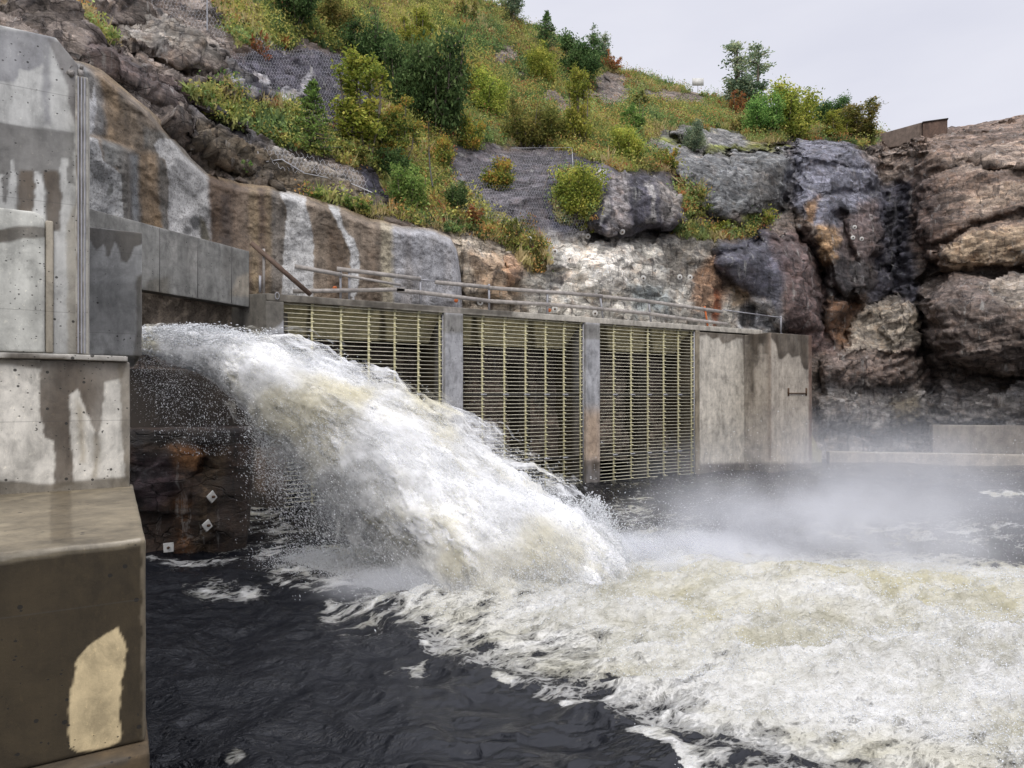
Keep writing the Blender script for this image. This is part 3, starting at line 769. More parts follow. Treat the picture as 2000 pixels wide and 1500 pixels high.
# the ground runs on behind the skyline
back = []
for k, (dr, dz) in enumerate([(1.5, -.2), (5, -1.2), (14, -4), (40, -12)]):
    q = Pd[-1] + dr * FWD[None] + np.array([0, 0, dz]); back.append(q)
Pall = np.concatenate([Pd, np.stack(back)], 0)
ca = np.concatenate([np.concatenate([col, wet[:, None]], 1), np.tile(np.r_[soil, 0], (4 * NC, 1))], 0)
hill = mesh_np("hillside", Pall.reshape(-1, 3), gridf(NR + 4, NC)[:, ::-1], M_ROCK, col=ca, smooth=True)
# alpha of Col holds the wetness
tag(hill, "rocky hillside with bare dark and pale faces above the river", kind="structure")
NRM = gnorm(Pd)
def surf(px, py):
    """point and normal on the hillside near photo position (px,py)"""
    px = np.atleast_1d(np.asarray(px, float)); py = np.atleast_1d(np.asarray(py, float))
    ci = np.clip(np.round((px - NPX[0]) / 2.6).astype(int), 0, NC - 1)
    ri = np.array([np.argmin(np.abs(PY0[:, c] - y)) for c, y in zip(ci, py)])
    return Pd[ri, ci], NRM[ri, ci]

# ------------------------------------------------------------------ sprayed concrete wall
SX = np.arange(100, 905, 1.9)
top = np.interp(SX, [100, 158, 175, 200, 240, 290, 330, 360, 400, 450, 520, 600, 650, 720, 790, 850, 880, 893, 900, 904],
                [108, 119, 124, 138, 172, 214, 262, 300, 336, 353, 364, 383, 398, 426, 441, 449, 463, 488, 530, 612])
top = top + 3 * fbm(np.stack([SX / 25, SX * 0, SX * 0], 1), 4, 5)
bot = np.interp(SX, [100, 350, 520, 904], [640, 640, 640, 660])
NT_ = 230; v = np.linspace(0, 1, NT_)
SY = top[None, :] + (bot - top)[None, :] * v[:, None]; SXX = np.broadcast_to(SX[None], SY.shape)
dcl = np.interp(SX, NPX, CK[:, 0, 1]) * .35 + np.interp(SX, NPX, CK[:, 1, 1]) * .65
SD = dcl[None, :] - 1.0 + 0 * SY
SD = np.broadcast_to(SD, SY.shape).copy()
B0 = at(SXX, SY, SD).reshape(-1, 3)
SD = SD - (0.65 * fbm(B0 * .28, 3, 101) + 0.20 * fbm(B0 * 1.0, 4, 105) + 0.045 * fbm(B0 * 5, 3, 111)).reshape(SD.shape)
SD = SD - 0.35 * sstep(0, 1, (265 - SXX) / 20) * sstep(-8, 8, SY - (262 + (SXX - 160) * .32)) * (SXX < 330)      # the lower coat steps out
SD = SD + 0.8 * (1 - sstep(0, 22, SY - top[None])) ** 2 + 0.8 * sstep(880, 905, SXX) ** 2
SPb = at(SXX, SY, SD)
sk = np.stack([SPb[0] + FWD * .5, SPb[0] + FWD * 1.6 - UPV * .3])
x, y = SXX.ravel(), SY.ravel()
B0 = SPb.reshape(-1, 3)
wx2 = x + 7 * fbm(B0 * np.array([1.0, 1.0, .6]), 5, 121, .66) + 2.5 * fbm(B0 * 5, 3, 125); wy2 = y + 7 * fbm(B0 * .9, 5, 131, .62)
SPAT = [
    ([(100, 80), (205, 120), (215, 190), (212, 262), (100, 262)], (124, 124, 122), 5, .3),
    ([(158, 160), (170, 185), (178, 196), (184, 166), (190, 196), (184, 250), (172, 262), (100, 262), (100, 150)], (172, 172, 172), 2, 0),
    ([(160, 118), (185, 125), (240, 168), (272, 262), (270, 302), (200, 270), (207, 240), (203, 200), (195, 160)], (134, 110, 80), 9, .2),
    ([(235, 165), (290, 214), (340, 270), (330, 300), (262, 300), (245, 240), (232, 190)], (122, 106, 86), 7, .2),
    ([(280, 250), (325, 260), (335, 290), (300, 300), (280, 290)], (124, 122, 114), 6, .2),
    ([(195, 268), (262, 296), (276, 310), (274, 460), (236, 430), (230, 330), (205, 328)], (112, 111, 106), 5, .3),
    ([(252, 300), (268, 305), (272, 440), (256, 440)], (136, 140, 142), 5, .1),
    ([(100, 262), (166, 262), (190, 272), (202, 318), (218, 328), (236, 345), (242, 440), (100, 440)], (176, 176, 174), 2, 0),
    (ell(213, 372, 5, 13, 12), (112, 112, 108), 2, .3),
    ([(270, 300), (306, 300), (320, 480), (272, 460)], (136, 108, 72), 8, .3),
    ([(304, 300), (330, 330), (332, 500), (318, 480)], (104, 101, 94), 6, .3),
    ([(298, 284), (312, 272), (345, 270), (385, 298), (402, 330), (414, 362), (413, 500), (330, 500), (329, 350), (322, 312), (308, 308)], (186, 184, 180), 2, 0),
    (ell(380, 435, 12, 14), (100, 100, 98), 3, .3), ([(388, 420), (402, 430), (412, 480), (392, 490)], (96, 90, 72), 4, .3), (ell(365, 452, 8, 9), (90, 90, 88), 3, .3),
    ([(412, 325), (450, 350), (522, 362), (530, 600), (470, 600), (412, 500), (404, 345)], (104, 82, 62), 6, .3),
    ([(430, 380), (450, 380), (455, 500), (432, 500)], (78, 62, 50), 8, .4),
    ([(486, 360), (502, 362), (508, 600), (490, 600)], (146, 124, 90), 6, .1),
    ([(516, 362), (530, 364), (536, 600), (520, 600)], (132, 112, 84), 7, .1),
    ([(530, 364), (552, 372), (560, 430), (550, 600), (533, 600)], (112, 106, 98), 5, .2),
    ([(541, 364), (600, 378), (598, 398), (606, 430), (613, 480), (606, 640), (548, 640), (556, 470), (562, 410), (556, 392)], (192, 191, 188), 2, 0),
    ([(600, 382), (650, 396), (670, 440), (684, 480), (690, 640), (612, 640), (616, 470), (604, 400)], (126, 108, 88), 6, .2),
    ([(640, 440), (676, 452), (674, 640), (640, 640)], (104, 82, 60), 8, .3),
    ([(640, 395), (664, 400), (670, 436), (690, 466), (704, 510), (700, 560), (690, 600), (680, 560), (684, 490), (662, 442)], (192, 192, 190), 2, 0),
    ([(664, 402), (745, 432), (742, 500), (745, 640), (704, 640), (706, 500), (690, 455), (674, 430)], (138, 120, 100), 6, .2),
    (ell(736, 474, 5, 6), (92, 80, 66), 3, .3), ([(715, 490), (740, 490), (738, 640), (712, 640)], (112, 92, 72), 8, .3),
    ([(744, 430), (768, 438), (772, 640), (744, 640)], (182, 170, 142), 4, 0),
    ([(766, 436), (850, 448), (880, 462), (905, 500), (908, 660), (766, 660)], (168, 168, 172), 6, 0),
    ([(850, 480), (870, 490), (872, 640), (846, 640)], (150, 150, 154), 8, 0),
]
scol = np.tile(S(134, 122, 108), (len(x), 1)); swet = np.zeros(len(x)) + .1
for poly, c, sf, w in SPAT:
    c = tuple(sum(c) / 3 + (v_ - sum(c) / 3) * .78 for v_ in c)
    k = sstep(-sf, sf, sdf(poly, wx2, wy2)) * (1 if sf < 3 else np.clip(.85 + .5 * fbm(np.stack([B0[:, 0] * 1.6, B0[:, 1] * 1.6, B0[:, 2] * .35], 1), 4, 151), .4, 1)); scol = blend(scol, k, S(*c)); swet = swet * (1 - k) + w * k
vst = fbm(np.stack([B0[:, 0] * 3.5, B0[:, 1] * 3.5, B0[:, 2] * .15], 1), 4, 141)
lum = scol.mean(1); scol *= (1 + np.clip(vst, -1, 1) * .55 * sstep(.40, .12, lum))[:, None]
edgeb = (1 - sstep(0, 8, SY - top[None])).ravel() * .5; scol = blend(scol, edgeb, S(150, 130, 98))
Vs = np.concatenate([SPb, sk[::1]], 0)
order = np.concatenate([[NT_ + 1, NT_], np.arange(NT_)])
Vs = Vs[order]
sc4 = np.concatenate([scol, swet[:, None]], 1).reshape(NT_, -1, 4)
sc4 = np.concatenate([sc4[:1], sc4[:1], sc4], 0).reshape(-1, 4)
sw = mesh_np("sprayed_concrete_wall", Vs.reshape(-1, 3), gridf(NT_ + 2, len(SX))[:, ::-1], M_SHOT, col=sc4, smooth=True)
tag(sw, "rough grey wall of sprayed concrete streaked ochre and white below the rock", "retaining wall")

# ------------------------------------------------------------------ cast concrete
DRY = np.array(S(188, 186, 180)); WETC = np.array(S(96, 88, 76)); DARK = np.array(S(72, 68, 60))
def conc(name, parent, lo, hi, r=0.02, res=0.12, paint=None, base=None, frame=None, mat=None, wob=0.006, shape=None, warp=1.0, band=None):
    """cast block lo..hi (world axes, or local to frame=(origin, angle)); paint = [(polygon in photo position, colour, softness, wetness)]"""
    lo = np.asarray(lo, float); hi = np.asarray(hi, float)
    V, F = rbox(hi - lo, r, res); V = V + lo
    if shape is not None: V = shape(V)
    if frame is not None:
        o, a = frame; c, s = math.cos(a), math.sin(a)
        V = np.stack([o[0] + V[:, 0] * c - V[:, 1] * s, o[1] + V[:, 0] * s + V[:, 1] * c, V[:, 2]], 1)
    V += wob * np.stack([fbm(V * 2.2, 3, 7), fbm(V * 2.2, 3, 8), fbm(V * 2.2, 3, 9)], 1)
    base = DRY if base is None else np.asarray(base)
    colr = np.tile(base, (len(V), 1)); wet = np.zeros(len(V))
    if paint:
        px, py, d = proj(V)
        s = FPX / np.clip(d, 1, 99)
        amp = 0.05 * s * warp; fz = fbm(V * np.array([2.5, 2.5, .8]), 5, 37, .6)
        px = px + amp * fbm(V * 3.0, 5, 19, .6) + 0.02 * s * fbm(V * 14, 2, 21); py = py + amp * 1.6 * fbm(V * 2.4, 4, 29)
        for poly, c, sf, w in paint:
            sd_ = sdf(poly, px, py); k = sstep(-sf, sf, sd_) * (1 if w < .15 else np.clip(.86 + .35 * fz, .55, 1)); colr = blend(colr, k, c); wet = wet * (1 - k) + w * k
            if w >= .3: colr = blend(colr, .18 * np.exp(-((sd_ - 1.5) / 2.5) ** 2), np.asarray(c) * .6)
    if band: colr = blend(colr, sstep(band[0] - .006, band[0] + .006, V[:, 2] + .004 * fbm(V * 6, 2, 3)) * band[2], band[1])
    return mesh_np(name, V, F, mat or M_CONC, parent, col=np.concatenate([colr, wet[:, None]], 1), smooth=True)

def paint_bay_shade(o, y0, c):  # darkens the vertex colour with depth, painting in the shade inside the bays
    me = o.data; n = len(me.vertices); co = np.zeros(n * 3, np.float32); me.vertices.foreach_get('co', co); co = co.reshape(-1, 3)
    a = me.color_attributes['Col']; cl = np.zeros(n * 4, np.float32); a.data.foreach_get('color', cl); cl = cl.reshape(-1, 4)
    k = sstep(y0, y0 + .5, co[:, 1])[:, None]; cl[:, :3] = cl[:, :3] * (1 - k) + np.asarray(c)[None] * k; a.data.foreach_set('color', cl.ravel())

def tri(x0, x1, y0, y1, k=.25):   # a drip running down, narrowing
    m = (x0 + x1) / 2; w = (x1 - x0) * k
    return [(x0, y0), (x1, y0), (x1 - w * .4, (y0 + y1) / 2), (m + w * .5, y1), (m - w * .5, y1), (x0 + w * .4, (y0 + y1) / 2)]

W1 = S(104, 98, 88); W2 = S(88, 78, 64); LGT = S(190, 190, 186); CRM = S(196, 184, 152)
dam = thing("concrete_spillway_block", "stepped pale concrete block streaked with damp beside the bursting water", "concrete block", (-2.5, 7.5, 0))
dam_o = np.array([-2.5, 7.5, 0])
def cpart(name, lo, hi, **k):
    o = conc(name, None, lo, hi, **k); o.parent = dam; o.matrix_parent_inverse = dam.matrix_world.inverted(); o.location = -dam_o if False else (0, 0, 0)
    return o
def parent_keep(o, p):
    o.parent = p; o.location = -np.array(p.location)
# lower block with ledge
x_lo = 5.8 * math.tan(math.radians(2.17))
o = conc("lower_block", None, (-3.4, 5.8, 1.42), (x_lo, 9.5, 2.96), r=0.028, res=(.014, .03, .014), warp=.35, band=(2.93, S(168, 158, 142), .0), base=S(60, 51, 35), paint=[
    ([(-400, 880), (262, 900), (300, 1062), (-400, 1150)], S(124, 114, 94), 4, .75),
    ([(100, 940), (138, 940), (142, 1060), (98, 1062)], S(94, 84, 66), 5, .95),
    ([(-400, 1126), (0, 1083), (290, 1049), (290, 1056), (0, 1093), (-400, 1138)], S(158, 150, 134), 1.2, .2),
    ([(276, 1050), (295, 1050), (295, 1500), (278, 1500)], S(112, 102, 84), 2, .2),
    ([(230, 1222), (246, 1270), (247, 1300), (236, 1340), (232, 1390), (238, 1420), (232, 1450), (200, 1466), (150, 1472), (134, 1462), (133, 1432), (142, 1330), (148, 1285), (185, 1252)], S(205, 186, 146), 2, .0)])
parent_keep(o, dam)
o = conc("plinth", None, (-3.4, 5.62, -1.5), (x_lo + .02, 9.5, 1.417), r=0.03, res=(.03, .1, .04), base=S(88, 74, 54), paint=[([(-400, 1490), (250, 1485), (250, 1500), (-400, 1560)], S(70, 62, 50), 3, .3)])
parent_keep(o, dam)
# middle block
xm = 0.18
o = conc("middle_block", None, (-3.4, 9.20, 2.5), (xm, 13, 4.45), r=0.02, res=(.018, .3, .018), warp=.7, base=S(208, 204, 194), paint=[
    ([(78, 700), (250, 700), (240, 735), (205, 745), (198, 820), (190, 860), (178, 820), (165, 790), (152, 760), (138, 770), (140, 860), (146, 940), (104, 950), (104, 860), (88, 855), (80, 810), (76, 750)], S(98, 88, 76), 3, .6),
    ([(150, 780), (165, 800), (168, 900), (158, 900)], S(170, 162, 146), 8, .1),
    ([(185, 850), (195, 850), (192, 930), (182, 930)], S(158, 150, 134), 8, .1),
    ([(230, 705), (270, 700), (270, 950), (245, 930), (240, 880), (236, 780)], S(120, 110, 94), 4, .4),
    ([(-50, 935), (100, 940), (250, 926), (270, 960), (-50, 970)], S(104, 96, 82), 4, .5),
    ([(-50, 700), (80, 704), (76, 720), (20, 712), (-50, 716)], S(104, 96, 82), 4, .5)])
parent_keep(o, dam)
o = conc("ledge_lip", None, (-3.4, 9.12, 4.453), (xm - .02, 9.8, 4.515), r=0.012, res=(.08, .1, .05), base=S(176, 172, 164), paint=[([(15, 690), (135, 690), (135, 712), (15, 712)], S(96, 88, 76), 3, .5)])
parent_keep(o, dam)
# bulged panel with a rounded corner
def roundcorner(V):
    V = V.copy(); cx, cz, R = -.79, 5.985, .10
    m = (V[:, 0] > cx) & (V[:, 2] > cz); d = np.hypot(V[m, 0] - cx, V[m, 2] - cz)
    k = np.where(d > 1e-6, np.minimum(1, np.maximum(V[m, 0] - cx, V[m, 2] - cz) / np.maximum(d, 1e-6)), 1)
    V[m, 0] = cx + (V[m, 0] - cx) * k; V[m, 2] = cz + (V[m, 2] - cz) * k; return V
xu = -0.34
o = conc("upper_wall", None, (-3.4, 9.28, 4.52), (xu, 11.6, 8.15), r=0.015, res=(.018, .4, .022), warp=.7, base=LGT,
    shape=lambda V: np.stack([V[:, 0], V[:, 1], np.minimum(V[:, 2], 8.15 - 1.2 * np.clip(V[:, 0] + .56, 0, 1))], 1), paint=[
    ([(-300, 40), (116, 60), (98, 85), (84, 120), (56, 135), (40, 132), (28, 158), (14, 160), (-300, 160)], S(138, 138, 140), 4, .2),
    ([(90, 70), (160, 100), (160, 300), (146, 240), (132, 170), (112, 120)], S(116, 112, 110), 4, .3),
    ([(80, 80), (96, 80), (98, 240), (84, 240)], S(150, 150, 150), 6, .1),
    ([(-300, 230), (0, 236), (140, 258), (146, 360), (134, 355), (132, 305), (120, 305), (118, 340), (116, 450), (90, 450), (86, 400), (82, 340), (66, 330), (64, 450), (36, 450), (32, 350), (24, 306), (18, 312), (20, 360), (14, 400), (8, 396), (6, 340), (-300, 330)], S(112, 110, 106), 3, .4),
    ([(36, 330), (64, 330), (64, 450), (38, 450)], S(88, 76, 62), 4, .5), ([(86, 330), (116, 330), (118, 450), (92, 450)], S(88, 76, 62), 4, .5),
    ([(130, 440), (150, 380), (152, 720), (134, 720)], S(172, 168, 158), 4, .1)])
parent_keep(o, dam)
o = conc("raised_panel", None, (-3.4, 9.23, 4.53), (-.655, 9.5, 6.12), r=0.02, res=(.018, .2, .018), warp=.6, base=S(192, 192, 184), shape=roundcorner, paint=[
    ([(-300, 440), (150, 448), (140, 470), (90, 466), (48, 470), (20, 474), (-300, 480)], S(104, 98, 88), 3, .4),
    ([(30, 704), (60, 692), (110, 690), (128, 676), (145, 660), (150, 720), (20, 720)], S(88, 80, 68), 3, .5)])
parent_keep(o, dam)
# narrow band round the panel's edge
o = conc("corner_band", None, (-.653, 9.25, 4.53), (-.575, 9.42, 6.04), r=0.02, res=(.05, .1, .08), base=S(168, 160, 144)); parent_keep(o, dam)
# guide column
o = conc("guide_column", None, (-.36, 9.15, 4.52), (-.235, 9.6, 7.72), r=0.015, res=(.02, .1, .06), base=S(176, 172, 162), paint=[
    ([(150, 90), (159, 90), (162, 720), (150, 720)], S(132, 124, 112), 2, .1)]); parent_keep(o, dam)
mb = MB()
for xx in (-.333, -.302, -.271): mb.tube([(xx, 9.145, 4.53), (xx, 9.145, 7.7)], .009, 8)
o = mb.build("guide_rail", M_GALV, None, True); parent_keep(o, dam)
# spalled concrete at the top
mb = MB(); rng = np.random.RandomState(5)
for k in range(16):
    c = np.array([-.50 + rng.rand() * .20, 9.27 + rng.rand() * .1, 7.76 + rng.rand() * .12]); s_ = .012 + rng.rand() * .03
    d_ = rng.randn(24, 3); d_ /= np.linalg.norm(d_, axis=1)[:, None]
    mb.bar(c - d_[0] * s_, c + d_[0] * s_, s_ * 1.3, s_, d_[1])
o = mb.build("broken_corner", mat_plain("broken_concrete", (.26, .24, .22), .9, 0, .4, 20), None); parent_keep(o, dam)

# ---- gate pier standing before the outlet
XG = 0.40
pier0 = thing("concrete_gate_pier", "grey concrete gate pier with drips at its top edge, left of the outflow", "concrete pier", (-.5, 14, 4.6))
o = conc("pier_shaft", None, (-1.6, 12.0, 4.66), (XG, 16.6, 6.60), r=0.02, res=(.022, .4, .022), warp=.6, base=S(156, 156, 154), paint=[
    ([(160, 440), (280, 450), (280, 476), (262, 480), (248, 512), (236, 508), (228, 476), (222, 470), (214, 500), (208, 498), (203, 474), (196, 480), (190, 488), (184, 482), (178, 470), (160, 470)], S(96, 92, 86), 2, .4),
    ([(266, 540), (290, 530), (290, 720), (262, 710), (268, 620)], S(104, 100, 92), 4, .4),
    ([(160, 548), (262, 551), (262, 650), (160, 650)], S(134, 134, 132), 8, .1)]); parent_keep(o, pier0)

# ---- headwall running back from the pier over the outlet
A = at(172, 405, 18.4); B = at(487, 490, 23.9); A[2] = B[2] = 9.18
ang = math.atan2(B[1] - A[1], B[0] - A[0]); Lw = math.hypot(B[0] - A[0], B[1] - A[1])
head = thing("outlet_headwall", "smooth damp grey concrete headwall spanning above the outlet opening", "concrete wall", (A[0], A[1], 6.9))
def in_frame(o, p): parent_keep(o, p)
o = conc("wall_panel", None, (-2.5, 0, 7.19), (Lw, .5, 9.18), r=0.02, res=(.07, .2, .07), frame=(A, ang), base=S(132, 131, 126), paint=[
    ([(290, 545), (330, 540), (330, 580), (280, 572)], S(110, 106, 96), 8, .3),
    ([(440, 480), (480, 500), (470, 570), (430, 540)], S(120, 118, 112), 10, .3),
    ([(330, 460), (350, 460), (345, 520), (330, 520)], S(158, 156, 150), 8, 0), ([(360, 470), (385, 475), (385, 530), (365, 540)], S(152, 150, 144), 8, 0),
    ([(465, 540), (490, 530), (490, 580), (450, 575)], S(156, 148, 134), 6, 0)]); parent_keep(o, head)
def fr(p): c, s = math.cos(ang), math.sin(ang); return (A[0] + p[0] * c - p[1] * s, A[1] + p[0] * s + p[1] * c, p[2])
M_JOINT = mat_plain('joint', (.10, .095, .09), .9)
for t_ in (Lw * .38, Lw * .62, Lw * .86):
    mb = MB(); mb.bar(fr((t_, -.003, 7.22)), fr((t_, -.003, 9.16)), .018, .01); o = mb.build('panel_joint', M_JOINT, None); parent_keep(o, head)

# ---- side wall of the outlet, from the back of the opening to the corner of the intake
Y0 = 24.8
A2 = at(300, 580, 25.6); C2 = atY(519, 575, Y0); ang2 = math.atan2(C2[1] - A2[1], C2[0] - A2[0]); L2 = math.hypot(C2[0] - A2[0], C2[1] - A2[1])
ZT = 7.66
intake = thing("intake_structure", "long low concrete intake with three screened bays behind the falling water", "intake", (15, 26, 0))
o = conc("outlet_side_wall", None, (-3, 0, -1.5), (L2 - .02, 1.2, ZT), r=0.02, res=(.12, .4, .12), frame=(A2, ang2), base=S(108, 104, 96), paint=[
    ([(300, 650), (600, 650), (600, 1100), (300, 1100)], S(62, 54, 46), 30, .6),  # wet concrete, with the jet's shade painted into the same dark patch
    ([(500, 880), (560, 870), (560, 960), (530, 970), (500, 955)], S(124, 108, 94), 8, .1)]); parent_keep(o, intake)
XB = [5.28 + 7.11 * k for k in range(3)]; BW, PW = 6.30, .81
Xe = XB[2] + BW
paint_beam = [([(500, 560), (600, 570), (760, 590), (1000, 605), (1000, 618), (880, 610), (760, 603), (650, 598), (560, 590), (500, 590)], S(92, 86, 76), 3, .3),
              ([(868, 600), (900, 600), (904, 640), (868, 640)], S(150, 144, 136), 3, .1)]
o = conc("deck_beam", None, (C2[0] + .02, Y0, 7.40), (30.9, Y0 + 2.0, ZT), r=0.02, res=(.10, .3, .06), base=S(178, 172, 160), paint=paint_beam); parent_keep(o, intake)
pp = [(C2[0], XB[0]), (XB[0] + BW, XB[1]), (XB[1] + BW, XB[2]), (Xe, Xe + .28)]
for k, (a, b) in enumerate(pp):
    top_ = 7.395
    P1 = [([(860, 610), (910, 612), (910, 650), (860, 650)], S(132, 130, 126), 3, .1), ([(1135, 630), (1175, 632), (1175, 665), (1135, 660)], S(132, 130, 126), 3, .1),
          ([(1135, 800), (1180, 800), (1180, 905), (1135, 905)], S(170, 150, 130), 20, 0), ([(1130, 900), (1180, 900), (1180, 950), (1130, 950)], S(80, 70, 58), 5, .6),
          ([(515, 570), (556, 570), (556, 625), (540, 640), (515, 650)], S(112, 108, 100), 3, .1), ([(505, 700), (560, 700), (560, 1100), (505, 1100)], S(96, 84, 72), 8, .3), ([(510, 950), (560, 960), (560, 1100), (510, 1100)], S(70, 60, 50), 5, .5)]
    o = conc("pier", None, (a + .004, Y0 - (.10 if k in (1, 2) else 0), -1.6), (b - .004, Y0 + 5.2, top_), r=0.02, res=(.08, .6, .10), base=S(166, 166, 168) if k < 3 else S(140, 130, 112), paint=P1); paint_bay_shade(o, Y0 + .35, S(70, 60, 42)); parent_keep(o, intake)
# bay backs: sloping soffit, rear parts coloured near black to hold the bay's shade
for k in range(3):
    a, b = XB[k], XB[k] + BW
    def soff(V, a=a): 
        V = V.copy(); t_ = np.clip((V[:, 1] - (Y0 + .40)) / 1.15, 0, 1); V[:, 2] = V[:, 2] - t_ ** 1.5 * .95; return V
    c1, c2 = proj(np.array([a + 1.2, Y0 + 1.2, 7]))[0], proj(np.array([b - 2.2, Y0 + 1.2, 7]))[0]
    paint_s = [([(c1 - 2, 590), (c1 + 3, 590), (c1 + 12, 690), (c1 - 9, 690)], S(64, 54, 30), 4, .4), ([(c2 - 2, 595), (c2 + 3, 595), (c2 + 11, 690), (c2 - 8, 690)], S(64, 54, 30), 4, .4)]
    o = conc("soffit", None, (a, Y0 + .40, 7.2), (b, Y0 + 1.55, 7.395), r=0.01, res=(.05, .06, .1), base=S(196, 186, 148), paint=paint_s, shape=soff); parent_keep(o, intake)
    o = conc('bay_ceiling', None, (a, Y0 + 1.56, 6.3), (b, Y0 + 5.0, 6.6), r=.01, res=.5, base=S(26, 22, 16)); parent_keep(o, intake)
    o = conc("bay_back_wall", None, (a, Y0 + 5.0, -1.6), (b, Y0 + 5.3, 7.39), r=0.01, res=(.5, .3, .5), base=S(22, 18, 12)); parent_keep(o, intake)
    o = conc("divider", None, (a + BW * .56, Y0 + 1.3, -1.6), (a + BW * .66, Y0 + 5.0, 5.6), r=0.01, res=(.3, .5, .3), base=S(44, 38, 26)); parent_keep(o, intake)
# right abutment wall and bastion
ZA = 7.33
o = conc("abutment_wall", None, (Xe + .29, Y0 + .03, -1.5), (29.52, Y0 + 1.6, ZA), r=0.02, res=(.06, .4, .06), base=S(192, 185, 172), paint=[
    ([(1360, 640), (1460, 650), (1462, 662), (1440, 660), (1425, 668), (1412, 672), (1404, 660), (1392, 662), (1380, 655), (1362, 656)], S(92, 82, 70), 2, .3),
    ([(1450, 650), (1466, 650), (1466, 925), (1456, 920), (1458, 800), (1452, 700)], S(80, 70, 60), 3, .4),
    ([(1350, 908), (1470, 904), (1470, 960), (1350, 960)], S(70, 60, 50), 5, .6), ([(1355, 900), (1366, 860), (1368, 940), (1355, 940)], S(90, 80, 66), 4, .4)]); parent_keep(o, intake)
o = conc("bastion", None, (29.56, 23.2, -1.5), (33.0, 27.5, ZA), r=0.02, res=(.06, .3, .06), base=S(168, 159, 146), paint=[
    ([(1460, 648), (1590, 652), (1588, 670), (1582, 700), (1578, 722), (1570, 720), (1562, 695), (1548, 698), (1540, 690), (1526, 702), (1520, 700), (1516, 672), (1506, 660), (1502, 690), (1492, 690), (1486, 672), (1480, 690), (1474, 740), (1468, 790), (1462, 800)], S(76, 66, 54), 2, .3),
    ([(1500, 650), (1506, 650), (1507, 900), (1503, 900)], S(140, 126, 112), 2, .2),
    ([(1579, 650), (1600, 650), (1600, 900), (1580, 900)], S(104, 80, 68), 2, .2),
    ([(1460, 905), (1600, 905), (1600, 960), (1460, 960)], S(80, 70, 60), 5, .6)]); parent_keep(o, intake)
mb = MB()
for px_ in (1539, 1574):
    q = atY(px_, 766, 23.2); mb.box((q[0] - .03, 23.14, q[2] - .2), (q[0] + .03, 23.2, q[2] + .22))
q1, q2 = atY(1539, 768, 23.2), atY(1574, 768, 23.2); mb.bar((q1[0] + .03, 23.15, q1[2]), (q2[0] - .03, 23.15, q1[2]), .05, .05)
o = mb.build("step_iron", M_RUST, None); parent_keep(o, intake)
# deck upstand running on behind the abutment
o = conc("deck_kerb", None, (Xe + .3, Y0 + 1.62, 7.0), (31.5, Y0 + 2.0, 7.655), r=0.015, res=(.15, .2, .08), base=S(170, 160, 146)); parent_keep(o, intake)
# small pier marks (mason's dabs)
mb = MB()
for px_, py_ in ((883, 641),):
    q = atY(px_, py_, Y0 - .10)
    mb.bar(q + [-.07, -.004, -.12], q + [.0, -.004, .12], .006, .035, (0, 1, 0)); mb.bar(q + [.07, -.004, -.12], q + [.015, -.004, .02], .006, .035, (0, 1, 0))
o = mb.build("painted_mark", M_DARKM, None); parent_keep(o, intake)

# ---- rock-and-concrete footing below the outlet
V, F = rbox((3.3, 3.2, 4.6), .12, .045)
V += np.array([0, 0, -1.4])
qa = atZ(255, 1090, 0); qb = atZ(420, 1078, 0)
ang3 = math.atan2(qb[1] - qa[1], qb[0] - qa[0]); Lf = math.hypot(qb[0] - qa[0], qb[1] - qa[1]) + .35
V[:, 0] *= (Lf + 2.2) / 3.3; V[:, 0] -= 1.8
V[:, 0] += .05 * (V[:, 2]) * (V[:, 0] > 1)
c, s = math.cos(ang3), math.sin(ang3)
Vw = np.stack([qa[0] + V[:, 0] * c - V[:, 1] * s, qa[1] + V[:, 0] * s + V[:, 1] * c, V[:, 2]], 1)
nn = .28 * fbm(Vw * .9, 5, 201, ridged=True) + .30 * fbm(Vw * .5, 3, 205) + facet(Vw * 1.1, 33, .3)
nn *= sstep(3.1, 2.5, Vw[:, 2]) * sstep(Lf + .3, Lf - .5, V[:, 0])
Vw += np.array([s, -c, 0])[None] * nn[:, None]
px_, py_, _d = proj(Vw); px_ = px_ + 8 * fbm(Vw * 1.2, 4, 207); py_ = py_ + 8 * fbm(Vw * 1.2, 4, 208)
fc = np.tile(S(62, 48, 38), (len(Vw), 1)); fw = np.full(len(Vw), .7)
for poly, c_, sf, w in [([(330, 870), (400, 880), (395, 925), (340, 910)], S(130, 92, 58), 12, .3), ([(395, 900), (445, 870), (440, 900), (415, 1090), (380, 1090)], S(86, 70, 52), 8, .4),
                        ([(255, 880), (330, 890), (350, 960), (290, 1000), (255, 960)], S(58, 46, 48), 12, .7), ([(250, 840), (460, 840), (460, 866), (250, 866)], S(52, 46, 40), 5, .6), ([(340, 980), (372, 990), (380, 1090), (345, 1090)], S(96, 66, 38), 14, .4)]:
    k = sstep(-sf, sf, sdf(poly, px_, py_)); fc = blend(fc, k, c_); fw = fw * (1 - k) + w * k
foot = mesh_np("rock_footing", Vw, F, M_ROCK, col=np.concatenate([fc, fw[:, None]], 1), smooth=True)
tag(foot, "wet brown rock footing with white bolt plates under the outlet", "rock")
# concrete sill wall above it, the opening's shade put into its dark wet colour
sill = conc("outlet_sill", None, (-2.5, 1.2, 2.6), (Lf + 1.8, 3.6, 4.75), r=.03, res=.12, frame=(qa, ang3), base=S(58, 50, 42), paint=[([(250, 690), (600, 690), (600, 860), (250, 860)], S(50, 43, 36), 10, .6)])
tag(sill, "dark wet concrete sill below the outlet opening, under the jet", "concrete sill")

